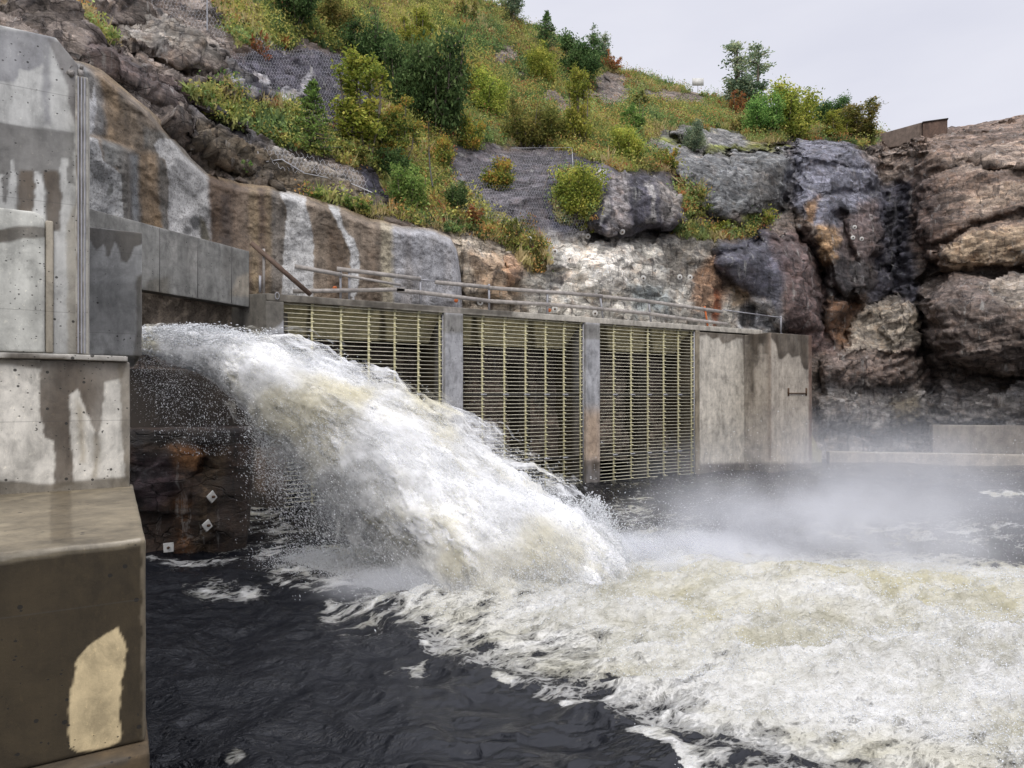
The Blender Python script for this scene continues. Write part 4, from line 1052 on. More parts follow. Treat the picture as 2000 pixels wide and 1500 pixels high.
# ---- low walls by the far bank
def low_wall(name, label, a, b, z0, z1, th, base, res=.15):
    A_ = np.array(a); B_ = np.array(b); an = math.atan2(B_[1] - A_[1], B_[0] - A_[0]); L = math.hypot(*(B_ - A_)[:2])
    o = conc(name, None, (0, 0, z0), (L, th, z1), r=.025, res=(res, .3, res), frame=(A_, an), base=base); tag(o, label, "low wall"); return o
q1 = at(1822, 830, 41.5); q2 = at(2160, 828, 39.5)
low_wall("low_concrete_wall", "low grey concrete wall on the far bank under the brown bluff", q1, q2, -1, q1[2], .6, S(134, 126, 116))
q1 = at(1620, 885, 40.6); q2 = at(2160, 900, 37.5)
low_wall("bank_slab", "pale slab at the waterline, longest of the far bank", q1, q2, -1, .62, .8, S(160, 150, 136))
wg = thing("sloping_wing_wall", "sloping pale concrete wing wall beside the tall bastion", "wing wall", (33.5, 25, 0))
q = atY(1592, 700, 25.2)
def wshape(V): V = V.copy(); V[:, 2] = np.where(V[:, 2] > 0, V[:, 2] * (1 - .86 * np.clip((V[:, 0] - 33.0) / 3.6, 0, 1)), V[:, 2]); return V
o = conc("wing", None, (33.05, 25.2, -1.2), (36.8, 25.8, 5.3), r=.02, res=.12, base=S(150, 142, 112), shape=wshape); parent_keep(o, wg)
pq = at(1722, 268, 60); pr = at(1852, 266, 58)
pc = thing("parapet_wall", "brown concrete parapet with a square box on the skyline", "parapet", tuple(pq - [0, 0, 1]))
an = math.atan2(pr[1] - pq[1], pr[0] - pq[0]); L = math.hypot(*(pr - pq)[:2])
def pshape(V): V = V.copy(); V[:, 2] += np.where(V[:, 2] > 27, .8 * V[:, 0] / L, 0); return V
z0 = pq[2]
o = conc("parapet", None, (-1, 0, z0 - 1.0), (L * .62, .5, z0 + .35), r=.03, res=.3, frame=(pq, an), base=S(112, 98, 88), shape=pshape); parent_keep(o, pc)
zb = at(1825, 241, 58.6)[2]
o = conc("box", None, (L * .62 + .01, -.3, z0 - 1.0), (L * .98, 1.4, zb), r=.03, res=.3, frame=(pq, an + math.radians(0)), base=S(104, 84, 72)); parent_keep(o, pc)
o = conc("box_cap", None, (L * .61, -.4, zb + .004), (L * .99, 1.5, zb + .1), r=.02, res=.3, frame=(pq, an), base=S(60, 52, 46)); parent_keep(o, pc)

# ------------------------------------------------------------------ trash racks
RLAB = ["pale yellow bar screen half hidden behind the falling water", "pale yellow bar screen between the two middle piers", "pale yellow bar screen farthest along, next to the plain abutment wall"]
for k in range(3):
    a, b = XB[k] + .02, XB[k] + BW - .02
    yr = Y0 + .12
    rk = thing("trash_rack", RLAB[k], "bar screen", (a, yr, 0), group="bar screens across the intake bays")
    n = 47; z0r, z1r = .02, 7.34
    bar_me = None
    for i in range(n):
        z = z0r + (z1r - z0r) * i / (n - 1)
        if bar_me is None:
            mb = MB(); mb.box((0, -.006, -.012), (b - a, .022, .012)); o = mb.build("bar", M_BAR, rk); bar_me = o.data; o.location = (0, 0, z)
        else:
            o = bpy.data.objects.new("bar", bar_me); link(o, rk); o.location = (0, 0, z)
    for f in (.163, .336, .508, .676, .836, .985):
        mb = MB(); x_ = a + (b - a) * f
        mb.box((x_ - .036, yr + .052, -.9), (x_ + .036, yr + .12, 7.38))
        for i in range(0, n, 1):
            z = z0r + (z1r - z0r) * i / (n - 1); mb.box((x_ - .06, yr - .03, z + .02), (x_ + .06, yr - .012, z + .062)) if i % 2 == 0 else None
        mb.box((x_ - .035, yr - .012, -.4), (x_ + .035, yr + .0, 7.34)) if False else None
        up_ = mb.build("upright", M_STRUT, None); parent_keep(up_, rk)
        for z in (4.08, 1.22):
            if f < .95:
                mb = MB(); mb.box((x_ - .13, yr - .05, z - .035), (x_ + .16, yr - .03, z + .035)); mb.build("clamp", M_GALV, up_)
    mb = MB(); mb.box((a, yr + .13, 4.03), (b, yr + .20, 4.13)); mb.box((a, yr + .13, 1.17), (b, yr + .20, 1.27)); o = mb.build("cross_beam", M_DARKM, None); parent_keep(o, rk)
    mb = MB(); mb.box((b - .012, yr - .05, -.8), (b + .018, yr + .12, 7.38)); o = mb.build("side_channel", M_GALV, None); parent_keep(o, rk)

# ------------------------------------------------------------------ guard rail along the deck
YR = Y0 + .9
rail = thing("guard_rail", "weathered makeshift guard rail of boards along the intake deck", "railing", tuple(atY(660, 580, YR)))
ps = [(665, 522, 590), (682, 525, 590), (821, 539, 606), (955, 555, 618), (1069, 566, 622), (1176, 577, 636), (1270, 585, 640), (1525, 617, 662)]
for px_, t_, b_ in ps:
    p0 = atY(px_ + (2 if px_ in (1176, 1270) else 0), b_, YR); p0[2] = ZT; p1 = atY(px_ - (4 if px_ in (1176, 1270) else 0), t_, YR)
    mb = MB(); mb.bar(p0, p1, .075, .075, (0, 1, 0)); mb.box((p0[0] - .09, YR - .09, ZT + .001), (p0[0] + .09, YR + .09, ZT + .02)); o = mb.build("post", M_GALV, None); parent_keep(o, rail)
mb = MB(); p0 = atY(1383, 638, YR); p0[2] = ZT; mb.bar(p0, atY(1376, 598, YR), .07, .07, (0, 1, 0)); o = mb.build("post", M_ORANGE, None); o['label'] = "orange post"; parent_keep(o, rail)
def board(pts, h, mat, nm="rail_board", y=YR - .05, th=.03):
    for (x0, y0), (x1, y1) in zip(pts[:-1], pts[1:]):
        mb = MB(); mb.bar(atY(x0, y0, y), atY(x1, y1, y), th, h); o = mb.build(nm, mat, None); parent_keep(o, rail)
board([(658, 525), (822, 545)], .17, M_WOOD); board([(822, 546), (850, 549)], .05, M_GALV); board([(849, 551), (956, 561)], .17, M_WOOD); board([(956, 562), (1177, 578)], .17, M_WOOD); board([(1177, 579), (1270, 589), (1412, 609)], .17, M_WOOD)
board([(1412, 605), (1500, 617), (1525, 620)], .05, M_GALV)
board([(572, 569), (700, 567), (790, 565)], .16, M_WOOD); board([(775, 567), (820, 571), (956, 588)], .17, M_WOOD); board([(956, 588), (1075, 595), (1180, 604), (1270, 613)], .17, M_WOOD); board([(1270, 613), (1340, 623), (1421, 633)], .17, M_WOOD)
board([(576, 520), (668, 537)], .16, M_WOOD, y=YR - .09); board([(668, 537), (783, 557)], .10, M_WOOD, y=YR - .09)
# leaning plank and its post at the headwall end
pl = thing("leaning_plank", "brown timber plank leaning across a grey post at the headwall's end", "plank", tuple(atY(607, 577, Y0 + .5)))
mb = MB(); mb.bar(atY(490, 474, Y0 + .5), atY(607, 576, Y0 + .5), .05, .17); o = mb.build("plank", M_BROWN, None); parent_keep(o, pl)
st = thing("grey_post", "upright grey timber post behind the leaning brown plank", "post", tuple(atY(515, 570, Y0 + .6)))
p0 = atY(515, 572, Y0 + .6); mb = MB(); mb.bar((p0[0], p0[1], ZT), atY(515, 486, Y0 + .6), .08, .08, (0, 1, 0)); o = mb.build("upright", M_WOOD, None); parent_keep(o, st)
mb = MB(); q = atY(509, 555, Y0 + .62); mb.box((q[0] - .06, q[1] - .03, q[2] - .3), (q[0] + .02, q[1] + .03, q[2] + .3)); o = mb.build("bracket", M_GALV, None); parent_keep(o, st)
# mooring ring at the corner of the deck
mb = MB(); q = atY(541, 578, Y0); t_ = np.linspace(0, 2 * np.pi, 17); mb.tube(np.stack([q[0] + .07 * np.cos(t_), np.full(17, Y0 - .03), q[2] + .12 * np.sin(t_)], 1), .014, 6)
o = mb.build("lifting_ring", M_GALV, None, True); tag(o, "small steel lifting ring at the deck's near corner", "ring")

# ------------------------------------------------------------------ anchor plates in the rock
def plate(name, label, cat, p, n, r, square=False, mat=M_WHITE, group=None, rot=0.0, bolt=True):
    n = np.asarray(n, float); n = n / np.linalg.norm(n)
    root = thing(name, label, cat, tuple(p), group)
    mb = MB(); up = np.array([0, 0, 1.]); a = np.cross(up, n); a /= np.linalg.norm(a); u = np.cross(n, a)
    if square:
        c_, s_ = math.cos(rot), math.sin(rot); a2, u2 = a * c_ + u * s_, u * c_ - a * s_
        V = [n * h + a2 * sx * r * k + u2 * sy * r * k for h, k in ((0, 1), (.03, 1), (.04, .92)) for sx, sy in ((-1, -1), (1, -1), (1, 1), (-1, 1))]
        mb.add(V, gridf(3, 4, True)); mb.add([n * .04 + a2 * sx * r * .92 + u2 * sy * r * .92 for sx, sy in ((-1, -1), (1, -1), (1, 1), (-1, 1))], [(0, 1, 2, 3)])
    else: mb.disc((0, 0, 0), n, r, .04)
    pl_ = mb.build("plate", mat, root)
    if bolt:
        mb = MB(); mb.disc(n * .041, n, r * .30, .07, 8); mb.build("bolt_head", M_RUST, pl_)
AP = [((1215, 452), "round white bolt plate under the overhanging dark rock"), ((1145, 459), "round white bolt plate at the net's lower right corner"), ((1257, 544), "round white bolt plate on grey-green rock right of the palest rock patch"),
      ((1326, 542), "left one of the pair of round bolt plates above the rust stain"), ((1354, 540), "right one of the pair of round bolt plates above the rust stain"), ((1670, 443), "round bolt plate on the dark blue rock beside the gully, highest of three there"),
      ((1683, 466), "round bolt plate beside the gully, lowest and nearest to the gully"), ((1668, 464), "round bolt plate beside the gully, lower left of three"), ((1157, 612), "round white bolt plate low behind the rail, on dark rock"),
      ((1280, 527), "small bolt plate above the grey-green rock"), ((1519, 289), "small bolt plate on the rounded grey knoll"), ((1033, 469), "round white bolt plate on grey rock below the large net"),
      ((990, 463), "small bolt plate among the red shrubs left of the net's foot"), ((839, 397), "oval bolt plate on rock above the sprayed concrete"), ((1081, 605), "bolt plate beside an orange cap behind the rail"), ((937, 593), "bolt plate behind the rail by the sprayed concrete's end"), ((1085, 488), "round bolt plate on the pale boulder below the net")]
for (px_, py_), lab in AP:
    p, n = surf(px_, py_); v_ = CAM - p[0]; v_ /= np.linalg.norm(v_); nm = n[0] * .5 + v_
    plate("bolt_plate", lab, "bolt plate", p[0] + v_ * .25, nm, .15 if px_ not in (1280, 1519, 990) else .10)
for (px_, py_), rot, lab in [((415, 967), .6, "white square bolt plate, highest of three on the wet footing"), ((406, 1022), .5, "white square bolt plate, middle of three on the wet footing"), ((333, 1064), .05, "white square bolt plate lowest on the footing, just above the water")]:
    v_ = np.array([s, -c, 0.]) if False else np.array([math.sin(ang3), -math.cos(ang3), 0.])
    q = at(px_, py_, 17.0); dd = ((qa - q) @ v_) / ((at(px_, py_, 18) - at(px_, py_, 17)) @ v_); q = at(px_, py_, 17.0 + dd) + v_ * .32
    plate("bolt_plate", lab, "bolt plate", q, v_ + np.array([.9 if rot > .3 else 0, 0, .1]), .115, True, rot=rot)
for (px_, py_, Yq), lab in [((891, 587, 0), "orange marker cap on the sprayed concrete by the rail"), ((654, 563, 0), "orange marker cap low at the rail's left end"), ((1073, 606, 1), "orange marker cap behind the rail beside a bolt plate")]:
    q = at(px_, py_, (dcl[np.argmin(abs(SX - px_))] - 1.35) if not Yq else float(depth_on_Y(px_, 27.0)) - 1.2)
    root = thing("marker_cap", lab, "marker", tuple(q)); mb = MB(); mb.disc((0, 0, 0), CAM - q, .09, .10, 12); mb.build("cap", M_ORANGE, root)
# sign on the skyline
q, n = surf(1362, 180); q = q + np.array([0, 0, .7]); sg = thing("sign_board", "pale back of a small board standing on the ridge", "sign", tuple(q[0]))
mb = MB(); mb.box((-.62, -.02, 0), (.62, .02, .8)); o = mb.build("panel", M_WHITE, sg); o.location = (0, 0, .1); o.rotation_euler = (0, 0, -PHI)
mb = MB(); mb.box((-.03, .02, -1.6), (.03, .06, .85)); o = mb.build("post", M_GALV, sg); o.rotation_euler = (0, 0, -PHI)
# steel pole and pipes on the slope
q0, _ = surf(990, 360); pp_ = thing("steel_pipe", "thin dark pipe running down the gully between bushes", "pipe", tuple(at(838, 300, 33)))
pts = np.array([at(837, 240, 33.5), at(838, 300, 33), at(840, 330, 32), at(845, 365, 31)]); mb = MB(); mb.tube(pts, .035, 6); o = mb.build("pipe_run", M_DARKM, None, True); parent_keep(o, pp_)

# ------------------------------------------------------------------ plants
RNG = np.random.RandomState(12)
def leaves(C, size, seed, up=0.3, asp=.5):
    """leaf quads (bent kites) at centres C with mean size; returns V,F"""
    r = np.random.RandomState(seed); n = len(C)
    a = r.randn(n, 3); a[:, 2] += up; a /= np.linalg.norm(a, axis=1)[:, None]
    b = np.cross(a, r.randn(n, 3)); b /= np.linalg.norm(b, axis=1)[:, None]
    s = (np.asarray(size) * (0.6 + .8 * r.rand(n)))[:, None]
    V = np.stack([C - a * s, C + b * s * asp, C + a * s, C - b * s * asp], 1)
    return V.reshape(-1, 3), np.arange(4 * n).reshape(n, 4)

def crown(kind, seed, n=2600):
    """unit-height crown: returns leaf centres + stems; kinds: round, airy, spruce, fern"""
    r = np.random.RandomState(seed); C = []; stems = []
    if kind == 'spruce':
        h = 1.0
        for lv in range(15):
            z = .06 + .92 * lv / 15; rad = (1 - z) ** .9 * .38 + .02
            for j in range(9):
                a = r.rand() * 6.28; L = rad * (.75 + .45 * r.rand()); e = np.array([math.cos(a) * L, math.sin(a) * L, -.03 + .07 * r.rand()])
                stems.append((np.array([0, 0, z]), np.array([0, 0, z]) + e))
                t = r.rand(22)[:, None] ** .7
                C.append(np.array([0, 0, z]) + e * t + r.randn(22, 3) * .017 * (1.3 - t))
        stems.append((np.zeros(3), np.array([0, 0, 1.0])))
        C = np.concatenate(C); return C, stems, .030
    nst = {'round': 15, 'airy': 11, 'fern': 22}[kind]
    for i in range(nst):
        a = r.rand() * 6.28; sp = {'round': .42, 'airy': .24, 'fern': .6}[kind] * (r.rand() ** .6)
        tip = np.array([math.cos(a) * sp, math.sin(a) * sp, (.42 + .58 * r.rand()) * (1 - .5 * sp ** 2) if kind != 'fern' else .25 + .55 * r.rand()])
        base = np.array([math.cos(a), math.sin(a), 0]) * .04
        mid = (base + tip) / 2 + np.array([math.cos(a), math.sin(a), 0]) * sp * .25
        P_ = np.array([base, mid, tip]); stems.append((base, mid)); stems.append((mid, tip))
        nb = {'round': 9, 'airy': 8, 'fern': 5}[kind]
        for j in range(nb):
            t = .25 + .75 * r.rand(); p = base * (1 - t) ** 2 + 2 * mid * t * (1 - t) + tip * t * t
            d = r.randn(3); d[2] = abs(d[2]) * .6; d /= np.linalg.norm(d); L = {'round': .19, 'airy': .13, 'fern': .18}[kind] * (1.15 - .5 * t)
            stems.append((p, p + d * L))
            m = n // (nst * nb)
            tt_ = r.rand(m)[:, None]
            C.append(p + d * L * tt_ + r.randn(m, 3) * {'round': .055, 'airy': .026, 'fern': .03}[kind])
    return np.concatenate(C), stems, {'round': .032, 'airy': .024, 'fern': .04}[kind]

def bush_meshes(kind, seed, pal, n=2600, lsz=None):
    C, stems, sz = crown(kind, seed, n); r = np.random.RandomState(seed + 1)
    V, F = leaves(C, np.full(len(C), lsz or sz), seed + 2, up=.5 if kind != 'spruce' else 0)
    pal = np.array([S(*p) for p in pal])
    cl = fbm(C * 4.5, 3, seed) * .5 + .5 + .22 * r.randn(len(C))
    idx = np.clip((cl * len(pal)), 0, len(pal) - 1).astype(int)
    cc = pal[idx] * (0.75 + .5 * r.rand(len(C)))[:, None]
    f = ("foliage", V, F, np.repeat(cc, 4, 0))
    mb = MB()
    for a, b in stems: mb.tube([a, (a + b) / 2, b], [.009, .006, .003], 4)
    return f, (np.concatenate(mb.v), np.concatenate(mb.f[4]))

PAL = {
    'dark': [(48, 64, 40), (64, 86, 52), (82, 104, 62), (106, 126, 80)],
    'yg': [(92, 106, 50), (124, 134, 60), (150, 154, 74), (172, 166, 84)],
    'mix': [(76, 94, 50), (108, 118, 58), (148, 140, 68), (160, 122, 66)],
    'bright': [(72, 98, 54), (94, 122, 62), (116, 142, 76), (138, 156, 90)],
    'red': [(112, 92, 58), (140, 108, 68), (156, 102, 68), (128, 76, 56)],
    'grey': [(76, 92, 74), (98, 114, 92), (120, 134, 108), (146, 150, 118)],
    'olive': [(72, 80, 44), (96, 100, 54), (120, 118, 64), (140, 128, 74)],
}
PROTO = {}
def proto(kind, pal, seed, big=False):
    k = (kind, pal, seed, big)
    if k not in PROTO:
        n = {'round': 5600, 'airy': 3400, 'spruce': 0, 'fern': 2200}[kind]
        lz = {'round': .032, 'airy': .024, 'spruce': .030, 'fern': .04}[kind] * (.66 if big else 1); n = int(n * (2.2 if big else 1))
        (nm, V, F, cc), (sv, sf) = bush_meshes(kind, 300 + seed * 7 + len(PROTO), PAL[pal], n, lz)
        o = mesh_np("foliage", V, F, M_LEAF, col=cc); o2 = mesh_np("stem", sv, sf, M_BARK)
        PROTO[k] = (o.data, o2.data); bpy.data.objects.remove(o); bpy.data.objects.remove(o2)
    return PROTO[k]
def bush(px, py, h, w, kind, pal, label, cat="bush", name=None, seed=0, rot=None, group="shrubs on the hillside"):
    p, n = surf(px, py); p = p[0]; d = (p - CAM) @ FWD
    H = h / FPX * d * 1.32; W = w / FPX * d * 1.45
    f, st_ = proto(kind, pal, seed, H > 2.6)
    nm = name or {'round': 'bush', 'airy': 'sapling', 'spruce': 'spruce', 'fern': 'fern'}[kind]
    root = thing(nm, label, cat, tuple(p - UPV * .12 * H * .5), group)
    r = RNG.rand() * 6.28 if rot is None else rot
    k = {'round': 1.05, 'airy': .62, 'spruce': .78, 'fern': 1.4}[kind]
    root.rotation_euler = (0, 0, r); root.scale = (W / k, W / k, H)
    for nm2, me in (("foliage", f), ("stem", st_)):
        o = bpy.data.objects.new(nm2, me); link(o, root)
    return root
BL = [
 (612, 296, 118, 74, 'spruce', 'bright', "small bright green spruce standing alone on the mossy ledge", "tree"),
 (722, 300, 158, 120, 'airy', 'yg', "tall olive birch bush right of the small ledge spruce", "bush"),
 (775, 330, 120, 70, 'airy', 'mix', "slim yellowish birch shrub between the birch bush and the big willow", "bush"),
 (850, 268, 185, 118, 'round', 'dark', "largest dark green willow in the middle of the slope", "tree"),
 (790, 230, 120, 80, 'round', 'dark', "dark willow bush leaning on the left of the largest willow", "bush"),
 (950, 232, 78, 74, 'round', 'yg', "round yellow green bush just right of the largest willow", "bush"),
 (1135, 168, 86, 76, 'round', 'dark', "dense dark green bush below the ridge above the grey rocks", "bush"),
 (1068, 108, 70, 44, 'spruce', 'dark', "dark young spruce on the ridge left of the dense dark bush", "tree"),
 (1000, 42, 60, 54, 'airy', 'grey', "grey green sapling breaking the skyline at the upper ridge", "tree"),
 (1172, 122, 52, 48, 'airy', 'grey', "thin feathery sapling on the skyline right of the dense bush", "tree"),
 (1190, 140, 36, 40, 'fern', 'red', "rust red shrub under the feathery skyline sapling", "bush"),
 (1458, 226, 108, 92, 'airy', 'grey', "tall airy sapling with round leaves, highest on the right ridge", "tree"),
 (1430, 226, 40, 50, 'fern', 'red', "small red leaved shrub at the foot of the tall airy sapling", "bush"),
 (1535, 272, 92, 104, 'round', 'yg', "wide yellow green bush on the right ridge between two saplings", "bush"),
 (1490, 268, 66, 70, 'round', 'bright', "fresh green bush against the left of the wide ridge bush", "bush"),
 (1622, 256, 58, 60, 'round', 'dark', "dark green low bush at the right end of the ridge growth", "bush"),
 (1678, 280, 66, 74, 'airy', 'olive', "thin brownish willow, last bush before the parapet", "bush"),
 (1640, 274, 50, 52, 'airy', 'yg', "pale thin willow between the dark ridge bush and the brownish one", "bush"),
 (1120, 432, 96, 92, 'round', 'yg', "round yellow green bush growing through the large rock net", "bush"),
 (1145, 455, 40, 44, 'fern', 'yg', "leafy tuft hanging under the round bush on the net", "bush"),
 (972, 372, 58, 62, 'round', 'mix', "rounded orange tinged bush on top of the large net", "bush"),
 (800, 414, 72, 66, 'round', 'bright', "bright green leafy bush in the cleft above the sprayed concrete", "bush"),
 (775, 350, 52, 60, 'round', 'dark', "dark bush in the cleft below the birch bush", "bush"),
 (1362, 292, 54, 44, 'round', 'grey', "small grey green juniper on the smooth grey rocks", "bush"),
 (1238, 268, 62, 44, 'airy', 'bright', "light green shoots standing before the grey slabs", "bush"),
 (1140, 290, 128, 60, 'airy', 'yg', "tall pale green thicket above the large net's right end", "bush"),
 (1060, 165, 60, 56, 'round', 'yg', "yellow bush under the young ridge spruce", "bush"),
 (1025, 285, 74, 76, 'round', 'olive', "olive bush in the hollow above the large net", "bush"),
 (1085, 280, 60, 60, 'round', 'olive', "olive bush right of the hollow above the large net", "bush"),
 (915, 290, 60, 50, 'round', 'mix', "orange yellow bush at the foot of the largest willow", "bush"),
 (860, 330, 60, 50, 'round', 'mix', "green and orange bush beside the thin pipe", "bush"),
 (718, 145, 90, 84, 'round', 'dark', "very dark bush shading the right edge of the upper net", "bush"),
 (660, 80, 80, 72, 'round', 'olive', "olive bush above the upper net", "bush"),
 (575, 60, 84, 84, 'round', 'dark', "dark green bush at the upper edge of the slope, left of the others", "bush"),
 (905, 190, 60, 60, 'airy', 'mix', "thin yellowing shrub at the top right of the largest willow", "bush"),
 (815, 110, 70, 60, 'airy', 'yg', "yellow green birch shrub above the largest willow", "bush"),
 (500, 105, 56, 50, 'fern', 'red', "reddish brown shrub left of the upper net", "bush"),
 (905, 40, 40, 44, 'fern', 'olive', "olive tuft by the top edge of the slope", "bush"),
 (1245, 215, 30, 60, 'fern', 'olive', "low olive growth between the upper slabs", "bush"),
 (1225, 320, 66, 66, 'round', 'yg', "yellow green bush above the white streaked dark rock", "bush"),
 (1300, 330, 44, 50, 'fern', 'mix', "orange green tuft at the dark rock's crest", "bush"),
 (1350, 425, 56, 56, 'fern', 'olive', "dull green bush in the cleft right of the streaked rock", "bush"),
 (1410, 455, 30, 52, 'fern', 'yg', "yellow grassy tuft on the ledge above the pale rock", "bush"),
 (1478, 440, 28, 60, 'fern', 'yg', "yellow green tuft at the ledge's right end", "bush"),
 (895, 415, 46, 44, 'round', 'dark', "dark bush between the net's left edge and a grey boulder", "bush"),
 (915, 440, 36, 56, 'fern', 'red', "red orange undershrub at the net's lower left", "bush"),
 (1000, 480, 56, 50, 'fern', 'olive', "brown green shrub hanging down below the large net", "bush"),
 (1045, 520, 60, 30, 'fern', 'olive', "narrow green creeper hanging beside the pale boulder", "bush"),
 (620, 384, 16, 40, 'fern', 'bright', "small green weeds at the left on the sprayed concrete's edge", "plant"),
 (700, 410, 28, 64, 'fern', 'bright', "bright green ferns on the sprayed concrete's edge", "plant"),
 (480, 333, 24, 20, 'fern', 'bright', "single light green weed on the brown ledge", "plant"),
 (690, 312, 30, 70, 'fern', 'olive', "mossy tuft hanging over the lower net", "bush"),
 (1455, 262, 30, 40, 'fern', 'olive', "low heather at the foot of the fresh green bush", "bush"),
]
for i, b in enumerate(BL):
    bush(*b, seed=i % 2)

# tufts, heather and grass: one mass of undergrowth
vegG = veg.reshape(NR, NC)
area = np.linalg.norm(np.cross(np.gradient(Pd, axis=0), np.gradient(Pd, axis=1)), axis=-1)
wgt = (vegG > .4) * area * (PY0 > -60) * (PXG > 100)
wgt = wgt / np.linalg.norm(Pd - CAM, axis=-1) ** 1.2
wf = wgt.ravel() / wgt.sum()
NT2 = 30000
pick = RNG.choice(len(wf), NT2, p=wf)
ctr = Pd.reshape(-1, 3)[pick] + RNG.randn(NT2, 3) * .05
zone = fbm(ctr * .22, 3, 401); zone2 = fbm(ctr * .6, 3, 411)
hh_ = (.12 + .22 * RNG.rand(NT2) ** 2 + .35 * (RNG.rand(NT2) < .07) + .25 * np.clip(zone2, 0, 1))
per = 12
C = np.repeat(ctr, per, 0); Hh = np.repeat(hh_, per)
dirs = RNG.randn(len(C), 3) * .55; dirs[:, 2] = np.abs(dirs[:, 2]) + .7; dirs /= np.linalg.norm(dirs, axis=1)[:, None]
base_ = C + RNG.randn(len(C), 3) * .09
tip_ = base_ + dirs * (Hh * (.6 + .8 * RNG.rand(len(C))))[:, None]
side = np.cross(dirs, RNG.randn(len(C), 3)); side /= np.linalg.norm(side, axis=1)[:, None]
grass = np.repeat((zone2 < -.05), per)
wd = np.where(grass, .018, .05)[:, None]
V = np.stack([base_ - side * wd * .5, base_ + side * wd * .5, (base_ + tip_) / 2 + side * wd, tip_, (base_ + tip_) / 2 - side * wd], 1)
F = np.arange(len(C) * 5).reshape(-1, 5)
cols_ = np.array([S(160, 142, 98), S(148, 138, 84), S(140, 140, 74), S(118, 128, 68), S(98, 114, 66), S(82, 102, 60)])
redc = S(148, 98, 66)
zi = np.clip((zone * 1.3 + .46) * 6 + RNG.randn(NT2) * .6, 0, 5).astype(int)
cc = cols_[zi]; cc = cc * .82 + cc.mean(1)[:, None] * .18; rm = (fbm(ctr * .8, 3, 431) >.50); cc[rm] = redc
cc = np.repeat(cc, per, 0) * 1.12 * (.78 + .44 * RNG.rand(len(C)))[:, None]
und = mesh_np("undergrowth", V.reshape(-1, 3), F, M_LEAF, col=np.repeat(cc, 5, 0)); tag(und, "autumn grass, heather and low shrubs covering the slope", kind="stuff")
# leafy low shrubs
n2 = 9500
pick = RNG.choice(len(wf), n2, p=wf); ctr = Pd.reshape(-1, 3)[pick]
zz = fbm(ctr * .3, 3, 441)
rad = (.30 + .75 * RNG.rand(n2) ** 1.8) * np.clip(np.linalg.norm(ctr - CAM, axis=1) / 42, .4, 1.2)
per = 52
off = RNG.randn(n2 * per, 3); off /= np.linalg.norm(off, axis=1)[:, None]; off *= (RNG.rand(len(off)) ** .45)[:, None]; off[:, 2] = np.abs(off[:, 2]) * 1.15
C = np.repeat(ctr, per, 0) + off * np.repeat(rad, per)[:, None]
V, F = leaves(C, np.full(len(C), .072), 5, .4)
pz = [PAL['olive'], PAL['yg'], PAL['mix'], PAL['bright'], PAL['dark'], PAL['red']]
pi_ = np.where(RNG.rand(n2) < .05, 5, np.clip((zz + .6) / 1.2 * 5 + RNG.randn(n2) * .7, 0, 4).astype(int))
pa = np.array([[S(*c_) for c_ in p_] for p_ in pz])
ci = np.clip((RNG.rand(len(C)) * 2 + np.clip(off[:, 2], 0, 1) * 2).astype(int), 0, 3)
lft = (ctr @ RGT) < -4; pi_ = np.where(lft & (RNG.rand(n2) < .6), 1, pi_)
k_sh = np.clip(RNG.randint(0, 4, n2) + (RNG.rand(n2) < .4), 0, 3)
cc = pa[np.repeat(pi_, per), np.clip(np.repeat(k_sh, per) + RNG.randint(-1, 2, len(C)) * (RNG.rand(len(C)) < .35), 0, 3)]; cc = (cc * .88 + cc.mean(1)[:, None] * .12) * 1.12 * (.8 + .4 * RNG.rand(len(C)))[:, None]
lo_ = mesh_np("low_shrubs", V, F, M_LEAF, col=np.repeat(cc, 4, 0)); tag(lo_, "knee high mixed shrubs filling the slope between the bushes", kind="stuff")

